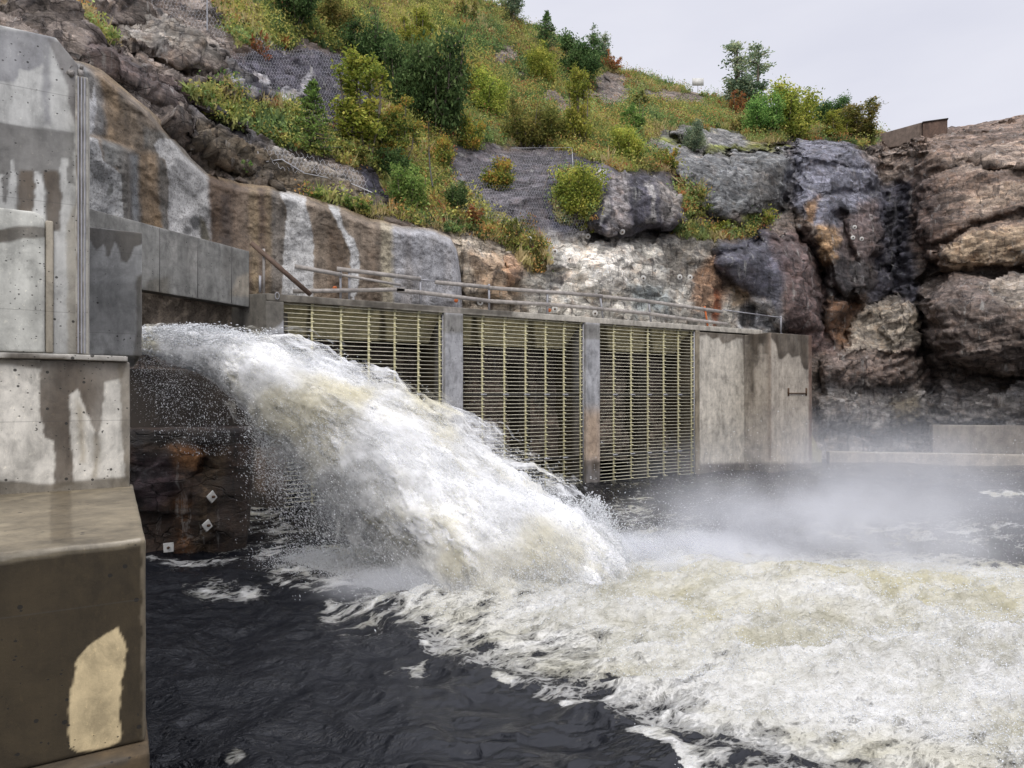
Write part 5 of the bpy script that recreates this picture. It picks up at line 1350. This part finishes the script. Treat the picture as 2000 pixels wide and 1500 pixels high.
# ------------------------------------------------------------------ wire nets on the rock
def net(label, poly, cell, name="rock_net", lift=.22, wire=.0065):
    p = np.array(poly, float); x0, y0 = p.min(0); x1, y1 = p.max(0)
    dmid = ((surf((x0 + x1) / 2, (y0 + y1) / 2)[0][0] - CAM) @ FWD); c_ = cell / dmid * FPX      # cell in px
    segs = []
    w_, h_ = c_, c_ * 1.15
    j = 0; yy = y0
    V0 = []; V1 = []
    while yy < y1:
        xs = np.arange(x0, x1, w_) + (w_ / 2 if j % 2 else 0)
        for x_ in xs:
            a = (x_, yy); b1 = (x_ - w_ / 2, yy + h_ * .5); b2 = (x_ + w_ / 2, yy + h_ * .5)
            V0 += [a, a]; V1 += [b1, b2]
            V0.append(b1); V1.append((b1[0], b1[1] + h_ * .45))
        yy += h_ * .95; j += 1
    V0 = np.array(V0); V1 = np.array(V1)
    m = (sdf(poly, V0[:, 0], V0[:, 1]) > 0) & (sdf(poly, V1[:, 0], V1[:, 1]) > 0)
    V0, V1 = V0[m], V1[m]
    allp = np.concatenate([V0, V1])
    warpx = 3.0 * np.sin(allp[:, 1] / 23) + 2 * np.sin(allp[:, 0] / 31); warpy = 3 * np.sin(allp[:, 0] / 27)
    # the net hangs on the high points: smooth the surface depth
    ci = np.clip(((allp[:, 0] - NPX[0]) / 2.6).astype(int), 6, NC - 7)
    ri = np.array([np.argmin(np.abs(PY0[:, c2] - y2)) for c2, y2 in zip(ci, allp[:, 1])])
    dd = (Pd - CAM) @ FWD
    dm = np.min([dd[np.clip(ri + a_, 0, NR - 1), ci + b_] for a_ in (-5, -2, 0, 2, 5) for b_ in (-5, 0, 5)], axis=0)
    q = at(allp[:, 0] + warpx, allp[:, 1] + warpy, dm - lift)
    A_, B_ = q[:len(V0)], q[len(V0):]
    mlen = np.linalg.norm(B_ - A_, axis=1) < cell * 2.5; A_, B_ = A_[mlen], B_[mlen]
    T = B_ - A_; T /= np.linalg.norm(T, axis=1)[:, None]; u = np.cross(T, FWD[None]); u /= np.linalg.norm(u, axis=1)[:, None]; w2 = np.cross(T, u)
    offs = [u * wire * .5 * math.cos(t_) + w2 * wire * .5 * math.sin(t_) for t_ in (0, 2.09, 4.19)]
    Vv = np.stack([A_ + o_ for o_ in offs] + [B_ + o_ for o_ in offs], 1).reshape(-1, 3)
    b = (np.arange(len(A_)) * 6)[:, None]
    Ff = np.concatenate([b + np.array([[0, 1, 4, 3]]), b + np.array([[1, 2, 5, 4]]), b + np.array([[2, 0, 3, 5]])])
    root = thing(name, label, "wire net", tuple(A_[0]), "wire nets pinned over the rock")
    o = mesh_np("wire_mesh", Vv, Ff, M_WIRE); parent_keep(o, root)
    # edge rope along the lower border
    return root
n_a = net("wire net over dark rock left of the small ledge spruce, among the upper shrubs", [(500, 60), (560, 90), (690, 110), (735, 160), (700, 190), (660, 260), (640, 250), (600, 230), (520, 195), (440, 150), (450, 110), (500, 100)], .135)
n_b = net("wire net over the upper left strata with thin posts", [(240, -20), (400, -20), (440, 60), (440, 95), (380, 60), (330, 50), (270, 28), (235, 10)], .15)
n_c = net("torn narrow wire net hanging above the sprayed concrete", [(508, 280), (560, 285), (640, 320), (690, 325), (720, 345), (728, 385), (690, 362), (660, 348), (640, 352), (600, 340), (550, 332), (520, 305)], .17, wire=.012)
n_d = net("largest wire net, draped over grey rock below the thicket", [(880, 330), (960, 300), (1060, 275), (1110, 295), (1118, 330), (1120, 370), (1140, 420), (1150, 462), (1080, 470), (1010, 450), (950, 430), (880, 400)], .14)
# posts and border ropes
for root, pts, h in ((n_b, [(238, 18), (403, 85)], 1.7),):
    for x_, y_ in pts:
        q, _ = surf(x_, y_); mb = MB(); mb.tube([q[0] - FWD * .3, q[0] - FWD * .3 + UPV * h], .03, 6); o = mb.build("net_post", M_GALV, None); parent_keep(o, root)
for root, pts in ((n_c, [(512, 282), (520, 305), (550, 330), (600, 342), (640, 354), (662, 348), (690, 362), (728, 390)]), (n_d, [(1000, 290), (1060, 285), (1115, 300), (1118, 335)])):
    q = np.array([surf(x_, y_)[0][0] - (FWD * .3) for x_, y_ in pts]); mb = MB(); mb.tube(q, .02, 5); o = mb.build("border_rope", M_WIRE, None, True); parent_keep(o, root)
# bare roots and dead twigs hanging off the crest
mb = MB()
for x_, y_, dx, dy in [(1075, 330, -18, 60), (1060, 345, 10, 70), (1100, 330, -20, 50), (1135, 325, -8, 22), (1150, 322, -10, 26), (1040, 480, -6, 50), (700, 155, -20, 34)]:
    a = surf(x_, y_)[0][0] - FWD * .35; b = surf(x_ + dx, y_ + dy)[0][0] - FWD * .35; t_ = np.linspace(0, 1, 7)[:, None]
    mb.tube(a * (1 - t_) + b * t_ + RNG.randn(7, 3) * .05 - UPV * 0, np.linspace(.03, .012, 7), 5)
o = mb.build("hanging_roots", M_BARK, None, True); tag(o, "pale dead roots and twigs hanging off the rock crests", kind="stuff")

# ------------------------------------------------------------------ river surface
wy_ = np.concatenate([np.linspace(2600, 1560, 40, endpoint=False), np.arange(1560, 1080, -1.6), np.arange(1080, 850, -1.3), np.linspace(850, 800, 25)])
wx_ = np.arange(-420, 2460, 2.9)
WXX, WYY = np.meshgrid(wx_, wy_)
WP = atZ(WXX, WYY, 0.0).reshape(-1, 3); X_, Y_ = WXX.ravel(), WYY.ravel()
flow = np.array([.78, -.62]); acr = np.array([.62, .78])
fa = WP[:, :2] @ flow; fb = WP[:, :2] @ acr
FQ = np.stack([fa * .45, fb, WP[:, 2]], 1)
# borders of the white water, as lines on the river plane
near = [(430, 1075), (540, 1090), (620, 1120), (700, 1180), (760, 1222), (860, 1285), (980, 1345), (1080, 1372), (1160, 1400), (1215, 1452), (1300, 1500), (1500, 1575), (2000, 1760), (2500, 1900)]
far = [(430, 1070), (540, 1068), (700, 1050), (1000, 1050), (1200, 1068), (1350, 1092), (1500, 1112), (1620, 1088), (1750, 1080), (2000, 1092), (2500, 1105)]
nx, ny = np.array(near).T; gx, gy = np.array(far).T
wn1 = fbm(np.stack([fa * .5, fb * 1.3, fa * 0], 1), 5, 501, .6)
sc_ = np.clip((Y_ - HOR) / 380, .2, 2.5)
ye = np.interp(X_, nx, ny) + wn1 * 38 * sc_; yf = np.interp(X_, gx, gy) + wn1 * 14
a_ = (ye - Y_) / (np.interp(X_, [500, 900, 1300, 2000], [80, 230, 300, 440])); b_ = (Y_ - yf) / 26.0
inside = np.minimum((ye - Y_) / 8.0, b_)
Fm = np.clip(np.minimum(.10 + .95 * np.clip(a_, 0, 1) ** 1.05, .04 + .36 * b_), 0, 1) * (inside > 0)
rim = np.exp(-((ye - Y_) / (9 * sc_)) ** 2) * sstep(650, 760, X_) * .52 * sstep(-.25, .25, fbm(np.stack([fa * 1.5, fb * 1.5, fa * 0], 1), 3, 515))
Fm = np.maximum(Fm, rim * (Y_ < ye + 6))
# scattered froth: by the footing, the small boil, the far right
def blob(px, py, rx, ry, v, nz=.8):
    q = ((X_ - px) / rx) ** 2 + ((Y_ - py) / ry) ** 2
    return v * np.clip(1 - q, 0, 1) ** .5 * (1 - nz + nz * 2 * np.clip(fbm(np.stack([WP[:, 0] * 2, WP[:, 1] * 3, WP[:, 2]], 1), 4, 511) + .3, 0, 1))
small = np.zeros(len(X_))
for bb in [(440, 1157, 92, 17, .46), (385, 1100, 110, 9, .4), (470, 1030, 60, 28, .34), (500, 1000, 60, 12, .4), (560, 1040, 60, 30, .26), (560, 1085, 70, 22, .45), (1970, 965, 60, 9, .75), (1235, 1000, 60, 30, .25), (1250, 970, 30, 12, .3), (1300, 1040, 110, 40, .3), (700, 1200, 90, 40, .30), (640, 1128, 130, 40, .62), (820, 1190, 160, 46, .62), (790, 1300, 60, 16, .3), (460, 1470, 24, 8, .4), (1800, 1040, 300, 30, .3)]:
    m = (np.abs(X_ - bb[0]) < bb[2]) & (np.abs(Y_ - bb[1]) < bb[3])
    v_ = np.zeros(len(X_)); v_[m] = blob(*bb)[m]; small = np.maximum(small, v_)
Fm = np.maximum(Fm, small)
churn = np.clip(inside / 5, 0, 1) * np.clip(.10 + a_, 0, 1)
hgt = churn * (.62 * fbm(FQ * .75, 4, 521, .55) + .30 * fbm(FQ * 1.7, 5, 531, .6, ridged=True) + .10 * fbm(FQ * 6, 3, 535, ridged=True)) + churn * .20
hgt += .10 * np.exp(-((ye - Y_) / (22 * sc_)) ** 2) * sstep(650, 760, X_)
hgt += (.75 + .5 * fbm(FQ * .9, 4, 575)) * np.exp(-(((X_ - 1260) / 300) ** 2 + ((Y_ - 1150) / 48) ** 2)) * .85 + .3 * np.exp(-(((X_ - 1700) / 330) ** 2 + ((Y_ - 1180) / 60) ** 2))
dark = 1 - np.clip(churn * 3, 0, 1)
dd_ = np.linalg.norm(WP[:, :2], axis=1)
hgt += dark * (.24 * fbm(WP * np.array([.5, .5, 1]), 3, 541) + .10 * fbm(np.stack([fa * .8, fb * 1.5, fa * 0], 1) + .4 * fbm(WP, 2, 545)[:, None], 3, 543, ridged=True) + .05 * fbm(WP * np.array([2.0, 2.0, 1]), 3, 547) + .03 * fbm(np.stack([fa * 1.0, fb * 2.6, fa * 0], 1), 4, 551)) * np.clip(18 / dd_, .3, 1)
calm = sstep(700, 900, X_) * sstep(1280, 1340, Y_)
cream = np.clip(fbm(FQ * .35, 3, 561) * 1.6 + .80, 0, 1) * sstep(0.10, .5, a_)
WP[:, 2] = hgt
nr_, nc_ = WXX.shape
cream = np.clip(cream + .6 * sstep(.05, -.35, fbm(FQ * .75, 4, 521, .55)) * sstep(.1, .4, a_), 0, 1)  # wave troughs tinted darker cream: relief shading put into the foam colour
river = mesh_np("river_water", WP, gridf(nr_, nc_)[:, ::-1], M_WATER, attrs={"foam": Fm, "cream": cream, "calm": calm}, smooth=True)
tag(river, "dark river water churned white where the outflow lands", kind="structure")
bedm = mat_plain("riverbed", (.05, .045, .035), .9)
mb = MB(); mb.box((-60, -30, -3.2), (140, 160, -3.0)); bed = mb.build("riverbed", bedm); tag(bed, "river bed under the dark water", kind="structure")
# still water round the viewer and under the structures
mb = MB(); mb.add([(-60, -30, -.35), (140, -30, -.35), (140, 160, -.35), (-60, 160, -.35)], [(0, 1, 2, 3)]); 
o = mesh_np("river_margin", mb.v[0], np.array([[0, 1, 2, 3]]), M_WATER, attrs={"foam": np.zeros(4), "cream": np.zeros(4), "calm": np.zeros(4)}); tag(o, "dark water reaching under the banks", kind="structure")

# ------------------------------------------------------------------ the jet
JC = np.array([  # centre px, py, depth, radius toward the sky side (px), radius underneath (px)
    (215, 660, 17.4, 22, 22), (285, 664, 16.9, 22, 26), (350, 670, 16.6, 28, 40), (450, 694, 16.3, 44, 50), (550, 742, 16.0, 72, 84),
    (655, 806, 15.7, 84, 108), (775, 888, 15.4, 96, 135), (888, 985, 15.0, 116, 158), (998, 1078, 14.6, 132, 172), (1085, 1160, 14.2, 138, 172), (1138, 1225, 13.9, 138, 165)], float)
tj = np.arange(len(JC)); NS = 560
ts = np.linspace(0, len(JC) - 1, NS)
JI = np.stack([np.interp(ts, tj, JC[:, k]) for k in range(5)], 1)
kk = np.exp(-.5 * (np.arange(-40, 41) / 18.) ** 2); kk /= kk.sum()
JI = np.apply_along_axis(lambda c_: np.convolve(np.pad(c_, 40, mode='reflect', reflect_type='odd'), kk, 'valid'), 0, JI)
JP = at(JI[:, 0], JI[:, 1], JI[:, 2]); JT = np.gradient(JP, axis=0); JT /= np.linalg.norm(JT, axis=1)[:, None]
JS = np.cross(JT, UPV); JS /= np.linalg.norm(JS, axis=1)[:, None]; JU = np.cross(JS, JT)
JRu = JI[:, 3] / FPX * JI[:, 2]; JRd = JI[:, 4] / FPX * JI[:, 2]
NA = 420
an_ = np.linspace(0, 2 * np.pi, NA, endpoint=False)
def ring(i, ang, k=1.0):
    c_, s_ = np.cos(ang), np.sin(ang)
    R = np.where(s_ > 0, JRu[i], JRd[i]); Rs_ = (JRu[i] + JRd[i]) * .5 * .95
    return JP[i] + (JS[i] * (Rs_ * c_ * k)[..., None] + JU[i] * (R * s_ * k)[..., None])
II, AA = np.meshgrid(np.arange(NS), an_, indexing='ij')
JV = ring(II.ravel(), AA.ravel())
JN = JV - JP[II.ravel()]; JN /= np.linalg.norm(JN, axis=1)[:, None]
u_ = II.ravel() / (NS - 1)
arc = np.concatenate([[0], np.cumsum(np.linalg.norm(np.diff(JP, axis=0), axis=1))])
loc = np.stack([arc[II.ravel()] * .42, (JV * JS[II.ravel()]).sum(1) - (JP[II.ravel()] * JS[II.ravel()]).sum(1), ((JV - JP[II.ravel()]) * JU[II.ravel()]).sum(1)], 1)
amp = np.clip(.10 + u_ * 1.1, 0, .75)
dj = amp * (.62 * fbm(loc * .9, 4, 601, .55) + .46 * fbm(loc * 2.4, 5, 611, .60) + .10 * fbm(loc * 7, 4, 621, .65) + .05 * fbm(loc * 20, 2, 631))
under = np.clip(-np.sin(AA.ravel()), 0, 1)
JV = JV + JN * (dj - amp * .10)[:, None]
ct = fbm(loc * .7 + 5, 4, 641); ct2 = fbm(loc * 1.9, 4, 645)
jc = np.tile(np.array([.92, .925, .93]), (len(JV), 1))
km = sstep(.05, .5, ct + .45 * ct2) * sstep(.25, .5, u_) * sstep(1.0, .9, u_) * .75
jc = blend(jc, km, (.66, .61, .44))
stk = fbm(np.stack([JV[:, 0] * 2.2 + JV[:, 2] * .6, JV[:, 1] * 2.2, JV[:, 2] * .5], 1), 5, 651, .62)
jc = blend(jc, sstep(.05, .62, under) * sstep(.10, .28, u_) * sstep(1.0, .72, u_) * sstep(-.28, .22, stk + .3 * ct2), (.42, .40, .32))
SHV, SHC, SHQ, SHD, SHF, so_ = [], [], [], [], [], 0
ns2, na2 = 300, 240
i2 = np.linspace(.03 * (NS - 1), .995 * (NS - 1), ns2).astype(int); a2 = np.linspace(0, 2 * np.pi, na2, endpoint=False)
I2, A2g = np.meshgrid(i2, a2, indexing='ij'); I2 = I2.ravel(); A2g = A2g.ravel(); uu2 = I2 / (NS - 1)
und2 = np.clip(-np.sin(A2g + .3), 0, 1)
for q_, (k_, seed_, d_) in enumerate([(1.02, 1, .52), (1.09, 2, .49), (1.17, 3, .46), (1.26, 4, .42), (1.38, 5, .38), (1.52, 6, .345)]):
    B_ = ring(I2, A2g, 1 + (k_ - 1) * np.clip(uu2 * 2.4 + .15, 0, 1)); rr_ = B_ - JP[I2]
    lc = np.stack([arc[I2], (rr_ * JS[I2]).sum(1), (rr_ * JU[I2]).sum(1)], 1)
    nrm_ = rr_ / (np.linalg.norm(rr_, axis=1)[:, None] + 1e-9)
    dn = 1.25 * fbm(lc * np.array([.7, 1, 1]) * .8 + 2 * seed_, 5, 660, .6) + .4 * fbm(lc * 2.4 + seed_, 4, 665 + seed_)
    B_ = B_ + nrm_ * (dn * .42 * np.clip(uu2 * 1.8 + .06, 0, .9))[:, None]
    B_[:, 2] -= und2 * (k_ - 1) * 1.4 * np.clip(uu2 * 2 - .3, 0, 1)
    dens_ = d_ + .16 * fbm(lc * .8 + seed_, 3, 680 + seed_) - .10 * sstep(.16, .04, uu2) - (.02 + .06 * (q_ > 2)) * und2
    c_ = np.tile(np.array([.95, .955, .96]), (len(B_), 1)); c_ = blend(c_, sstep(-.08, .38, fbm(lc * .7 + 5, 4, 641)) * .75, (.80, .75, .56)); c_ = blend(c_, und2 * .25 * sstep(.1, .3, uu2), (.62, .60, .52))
    SHV.append(B_); SHC.append(c_); SHQ.append(lc + 3.7 * seed_); SHD.append(dens_); SHF.append(gridf(ns2, na2, True) + so_); so_ += len(B_)
# broken mounds thrown up where the jet lands, running on downstream
for (p0_, p1_, rad_, seed_, hh0) in [((1130, 1165), (1560, 1120), .78, 31, .95), ((1060, 1190), (1420, 1190), .55, 33, .7), ((700, 1120), (1090, 1185), .45, 35, .55)]:
    A_, B0_ = atZ(*p0_, 0.0), atZ(*p1_, 0.0); nsm, nam = 180, 120
    for q_ in range(4):
        tt_, aa_ = np.meshgrid(np.linspace(0, 1, nsm), np.linspace(-.25, np.pi + .25, nam), indexing='ij'); tt_ = tt_.ravel(); aa_ = aa_.ravel()
        ax_ = (B0_ - A_) / np.linalg.norm(B0_ - A_); sd2 = np.cross(ax_, UPV); L_m = np.linalg.norm(B0_ - A_)
        r_m = rad_ * np.sin(np.pi * np.clip(tt_ * .9 + .08, 0, 1)) ** .8 * (.72 + .16 * q_)
        lc = np.stack([tt_ * L_m, np.cos(aa_) * r_m, np.sin(aa_) * r_m], 1) + seed_
        r_m = r_m * (1 + .75 * fbm(lc * np.array([.9, 1, 1]), 4, seed_, .6) + .25 * fbm(lc * 2.6 + q_, 3, seed_ + 1))
        V_m = A_ + ax_ * (tt_ * L_m)[:, None] + sd2 * (np.cos(aa_) * r_m * 1.25)[:, None] + UPV * (np.sin(aa_) * r_m * hh0 + .05)[:, None]
        c_ = np.tile(np.array([.95, .955, .96]), (len(V_m), 1)); c_ = blend(c_, sstep(.0, .4, fbm(lc * 1.1, 3, seed_ + 5)) * .5, (.80, .75, .56))
        SHV.append(V_m); SHC.append(c_); SHQ.append(lc + 2.1 * q_); SHD.append((.50 - .05 * q_) + .14 * fbm(lc, 3, seed_ + 7) - .12 * np.abs(tt_ - .5) * 2); SHF.append(gridf(nsm, nam) + so_); so_ += len(V_m)
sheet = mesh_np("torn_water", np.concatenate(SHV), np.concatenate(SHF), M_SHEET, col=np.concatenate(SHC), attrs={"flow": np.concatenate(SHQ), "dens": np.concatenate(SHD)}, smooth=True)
tag(sheet, "ragged threads and sheets of white water tearing off the jet", kind="stuff")
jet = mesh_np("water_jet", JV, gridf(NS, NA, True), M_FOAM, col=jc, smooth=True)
tag(jet, "thick white jet of water arcing from the outlet into the river", kind="stuff")

# ---- spray: many small drops and streaks torn off the jet
RJ = np.random.RandomState(77)
def streaks(P_, D_, L_, W_):
    """elongated double tetrahedra along D_"""
    n = len(P_); D_ = D_ / (np.linalg.norm(D_, axis=1)[:, None] + 1e-9)
    a = np.cross(D_, RJ.randn(n, 3)); a /= np.linalg.norm(a, axis=1)[:, None]; b = np.cross(D_, a)
    L_ = L_[:, None]; W_ = W_[:, None]
    V = np.stack([P_ - D_ * L_, P_ + a * W_, P_ + (-.5 * a + .87 * b) * W_, P_ + (-.5 * a - .87 * b) * W_, P_ + D_ * L_], 1).reshape(-1, 3)
    q = (np.arange(n) * 5)[:, None]
    F = np.concatenate([q + np.array([f]) for f in ((0, 2, 1), (0, 3, 2), (0, 1, 3), (4, 1, 2), (4, 2, 3), (4, 3, 1))])
    return V, F
def jetdrops(n, umin, umax, spread, wmin, wmax, seed, angp=None, bias=0.0, hug=.95, lmul=2.2, clump=True):
    r = np.random.RandomState(seed); i = (umin + (umax - umin) * r.rand(n)) * (NS - 1); i = i.astype(int)
    ang = r.rand(n) * 2 * np.pi if angp is None else angp[0] + angp[1] * r.randn(n)
    uu = i / (NS - 1)
    k = hug + np.abs(r.randn(n)) * spread * (.25 + uu) * 1.0
    P_ = ring(i, ang, k)
    if clump:
        cl = fbm(np.stack([arc[i] * .6, ang * 1.6 * (JRu[i] + .3), k * 0], 1) * 1.3, 4, seed + 3, .65)
        P_ = P_ + (P_ - JP[i]) * (cl * .34 * np.clip(uu * 3, 0, 1))[:, None]
    dr = JT[i] + (P_ - JP[i]) * .10 + r.randn(n, 3) * .10
    P_ = P_ - UPV * (bias * np.abs(r.randn(n)))[:, None]
    w = wmin + (wmax - wmin) * r.rand(n) ** 2.2
    return P_, dr, w * (1 + lmul * r.rand(n)), w
parts_ = []
parts_.append(jetdrops(70000, .14, .97, .07, .005, .018, 1, hug=.90))            # close coat
parts_.append(jetdrops(52000, .08, .97, .17, .004, .013, 2))             # outer haze of drops
parts_.append(jetdrops(9000, .18, .95, .30, .004, .010, 6, angp=(math.pi * .45, .7)))
parts_.append(jetdrops(56000, .38, .94, .24, .003, .009, 3, angp=(-math.pi / 2 - .2, .75), bias=.40))  # curtain falling below
parts_.append(jetdrops(40000, .40, .95, .6, .004, .012, 4, angp=(-math.pi / 2, .9), bias=.7))
parts_.append(jetdrops(2600, .08, .24, .9, .003, .009, 5, angp=(-math.pi / 2, .8), bias=.7))
parts_.append(jetdrops(9000, .03, .35, .30, .008, .02, 8, angp=(math.pi / 2, .8)))
P_, D_, L_, W_ = [np.concatenate([p[k] for p in parts_]) for k in range(4)]
ok = (P_[:, 2] > .02); P_, D_, L_, W_ = P_[ok], D_[ok], L_[ok], W_[ok]
V, F = streaks(P_, D_, L_, W_)
spr = mesh_np("spray", V, F, M_DROP); tag(spr, "drops and streaks of water torn off the jet", kind="stuff")

# ---- splash on the white water
n = 36000
sel = np.flatnonzero((Fm > .5) & (X_ > 450) & (X_ < 2200) & (Y_ < 1600))
pk = RJ.choice(sel, n); base_ = WP[pk] + RJ.randn(n, 3) * np.array([.05, .05, .0])
g = np.clip(churn[pk], .2, 1)
lift = np.abs(RJ.randn(n)) * .07 * g * (1 + 2.2 * np.exp(-(((X_[pk] - 1150) / 350) ** 2 + ((Y_[pk] - 1120) / 50) ** 2)))
base_[:, 2] += lift
sp_d = np.stack([np.full(n, flow[0]), np.full(n, flow[1]), np.zeros(n)], 1) + RJ.randn(n, 3) * .7
dist = np.linalg.norm(base_ - CAM, axis=1)
w = (.003 + .008 * RJ.rand(n) ** 2) * np.clip(dist / 11, .45, 1.4)
V, F = streaks(base_, sp_d, w * (1 + 1.6 * RJ.rand(n)), w)
# landing plume: a low bank of drops thrown up where the jet lands, streaming right
n = 110000
t_ = RJ.rand(n) ** 1.25; cx = np.interp(t_, [0, .25, .5, .75, 1], [600, 850, 1120, 1330, 1500]); cyy = np.interp(t_, [0, .25, .5, .75, 1], [1095, 1160, 1180, 1130, 1100])
q = atZ(cx, cyy, 0) + RJ.randn(n, 3) * np.array([.55, .55, 0]); hz = np.interp(t_, [0, .25, .5, .7, .85, 1], [.18, .35, .75, .8, .5, .2])
q[:, 2] = np.abs(RJ.randn(n)) * hz * .7
w = .004 + .009 * RJ.rand(n) ** 2
V2, F2 = streaks(q, RJ.randn(n, 3) + np.array([1., -.4, .3]), w * (1 + 1.4 * RJ.rand(n)), w)
# flung ragged crest at the right of the jet (thin fan)
n = 8000
t_ = RJ.rand(n); fx = 1070 + 150 * t_ ** .6 + RJ.randn(n) * 10; top_y = np.interp(fx, [1060, 1100, 1150, 1180, 1200, 1225], [985, 975, 965, 975, 1015, 1060]); fy = top_y + 90 * np.clip(fbm(np.stack([fx / 16, fx * 0, fx * 0], 1), 4, 9) + .2, 0, 1) + np.abs(RJ.randn(n)) * 60 + 4
q = at(fx, fy, 14.2 + RJ.randn(n) * .5); q = q + .34 * np.stack([fbm(q * 3, 3, 71), fbm(q * 3, 3, 72), fbm(q * 3, 3, 73)], 1); w = .004 + .010 * RJ.rand(n) ** 2
V3, F3 = streaks(q, np.array([.6, -.3, .7]) + RJ.randn(n, 3) * .3, w * (1 + 3 * RJ.rand(n)), w)
# drifting drops over the river to the right
n = 16000
fx = 1180 + 900 * RJ.rand(n); fy = 1100 - np.abs(RJ.randn(n)) * 90 * np.interp(fx, [1180, 1400, 2000], [.6, 1.1, 1.0]); dpt = 14 + 14 * RJ.rand(n)
q = at(fx, fy, dpt); ok = (q[:, 2] > .05); q = q[ok]; m_ = len(q); w = .004 + .008 * RJ.rand(m_) ** 2
V4, F4 = streaks(q, np.array([1., -.3, -.1]) + RJ.randn(m_, 3) * .4, w * (1 + 1.5 * RJ.rand(m_)), w)
# drops before the dark opening
n = 2400
fx = 300 + 150 * RJ.rand(n) ** .8; fy = 740 + 150 * RJ.rand(n); q = at(fx, fy, 15.6 + RJ.rand(n)); w = .004 + .010 * RJ.rand(n) ** 3
m0 = RJ.rand(n) < np.clip(.25 + np.exp(-((fx - 310) / 18) ** 2 - ((fy - 790) / 25) ** 2) + (fx - 300) / 260, 0, 1)
V5, F5 = streaks(q[m0], np.array([0.1, 0, -1.]) + RJ.randn(m0.sum(), 3) * .3, (w * (1 + 1.6 * RJ.rand(n)))[m0], w[m0])
allV, allF, o_ = [], [], 0
for v__, f__ in ((V, F), (V2, F2), (V3, F3), (V4, F4), (V5, F5)):
    allV.append(v__); allF.append(f__ + o_); o_ += len(v__)
spl = mesh_np("splash", np.concatenate(allV), np.concatenate(allF), M_DROP); tag(spl, "foam flecks and splash over the white water", kind="stuff")

# ------------------------------------------------------------------ mist
def mist(label, ctr, rad, mat, rot=0):
    bm_n = 24
    th_ = np.linspace(0, np.pi, bm_n); ph = np.linspace(0, 2 * np.pi, 32, endpoint=False)
    T, Pp = np.meshgrid(th_[::-1], ph, indexing='ij'); V = np.stack([np.sin(T) * np.cos(Pp), np.sin(T) * np.sin(Pp), np.cos(T)], -1).reshape(-1, 3)
    o = mesh_np("mist", V, gridf(bm_n, 32, True), mat); o.location = ctr; o.scale = rad; o.rotation_euler = (0, 0, rot); tag(o, label, kind="stuff"); return o
mist("thin mist drifting over the river before the bastion and far bank", tuple(at(1700, 960, 19.5)), (7.6, 4.0, 2.9), mat_mist("mist_thin", .55, .42, .30, .66), -PHI)
mist("dense mist rising where the jet lands", tuple(at(1330, 1125, 14.3)), (3.4, 1.7, 1.05), mat_mist("mist_dense", 12, 1.6, .34, .62), -PHI)
mist("mist streaming off the landing towards the far bank", tuple(at(1570, 1060, 15.6)), (5.2, 2.0, 1.8), mat_mist("mist_stream", 2.2, .8, .33, .66), -PHI - .25)
mist("low mist along the near foot of the jet", tuple(at(940, 1150, 13.5)), (3.9, 1.1, .62), mat_mist("mist_low", 8, 1.1, .30, .62), -PHI)
mist("veil of fine spray hanging below the jet", tuple(at(720, 960, 15.2)), (1.7, .9, 1.6), mat_mist("mist_veil", 2.6, 1.6, .36, .66), -PHI)
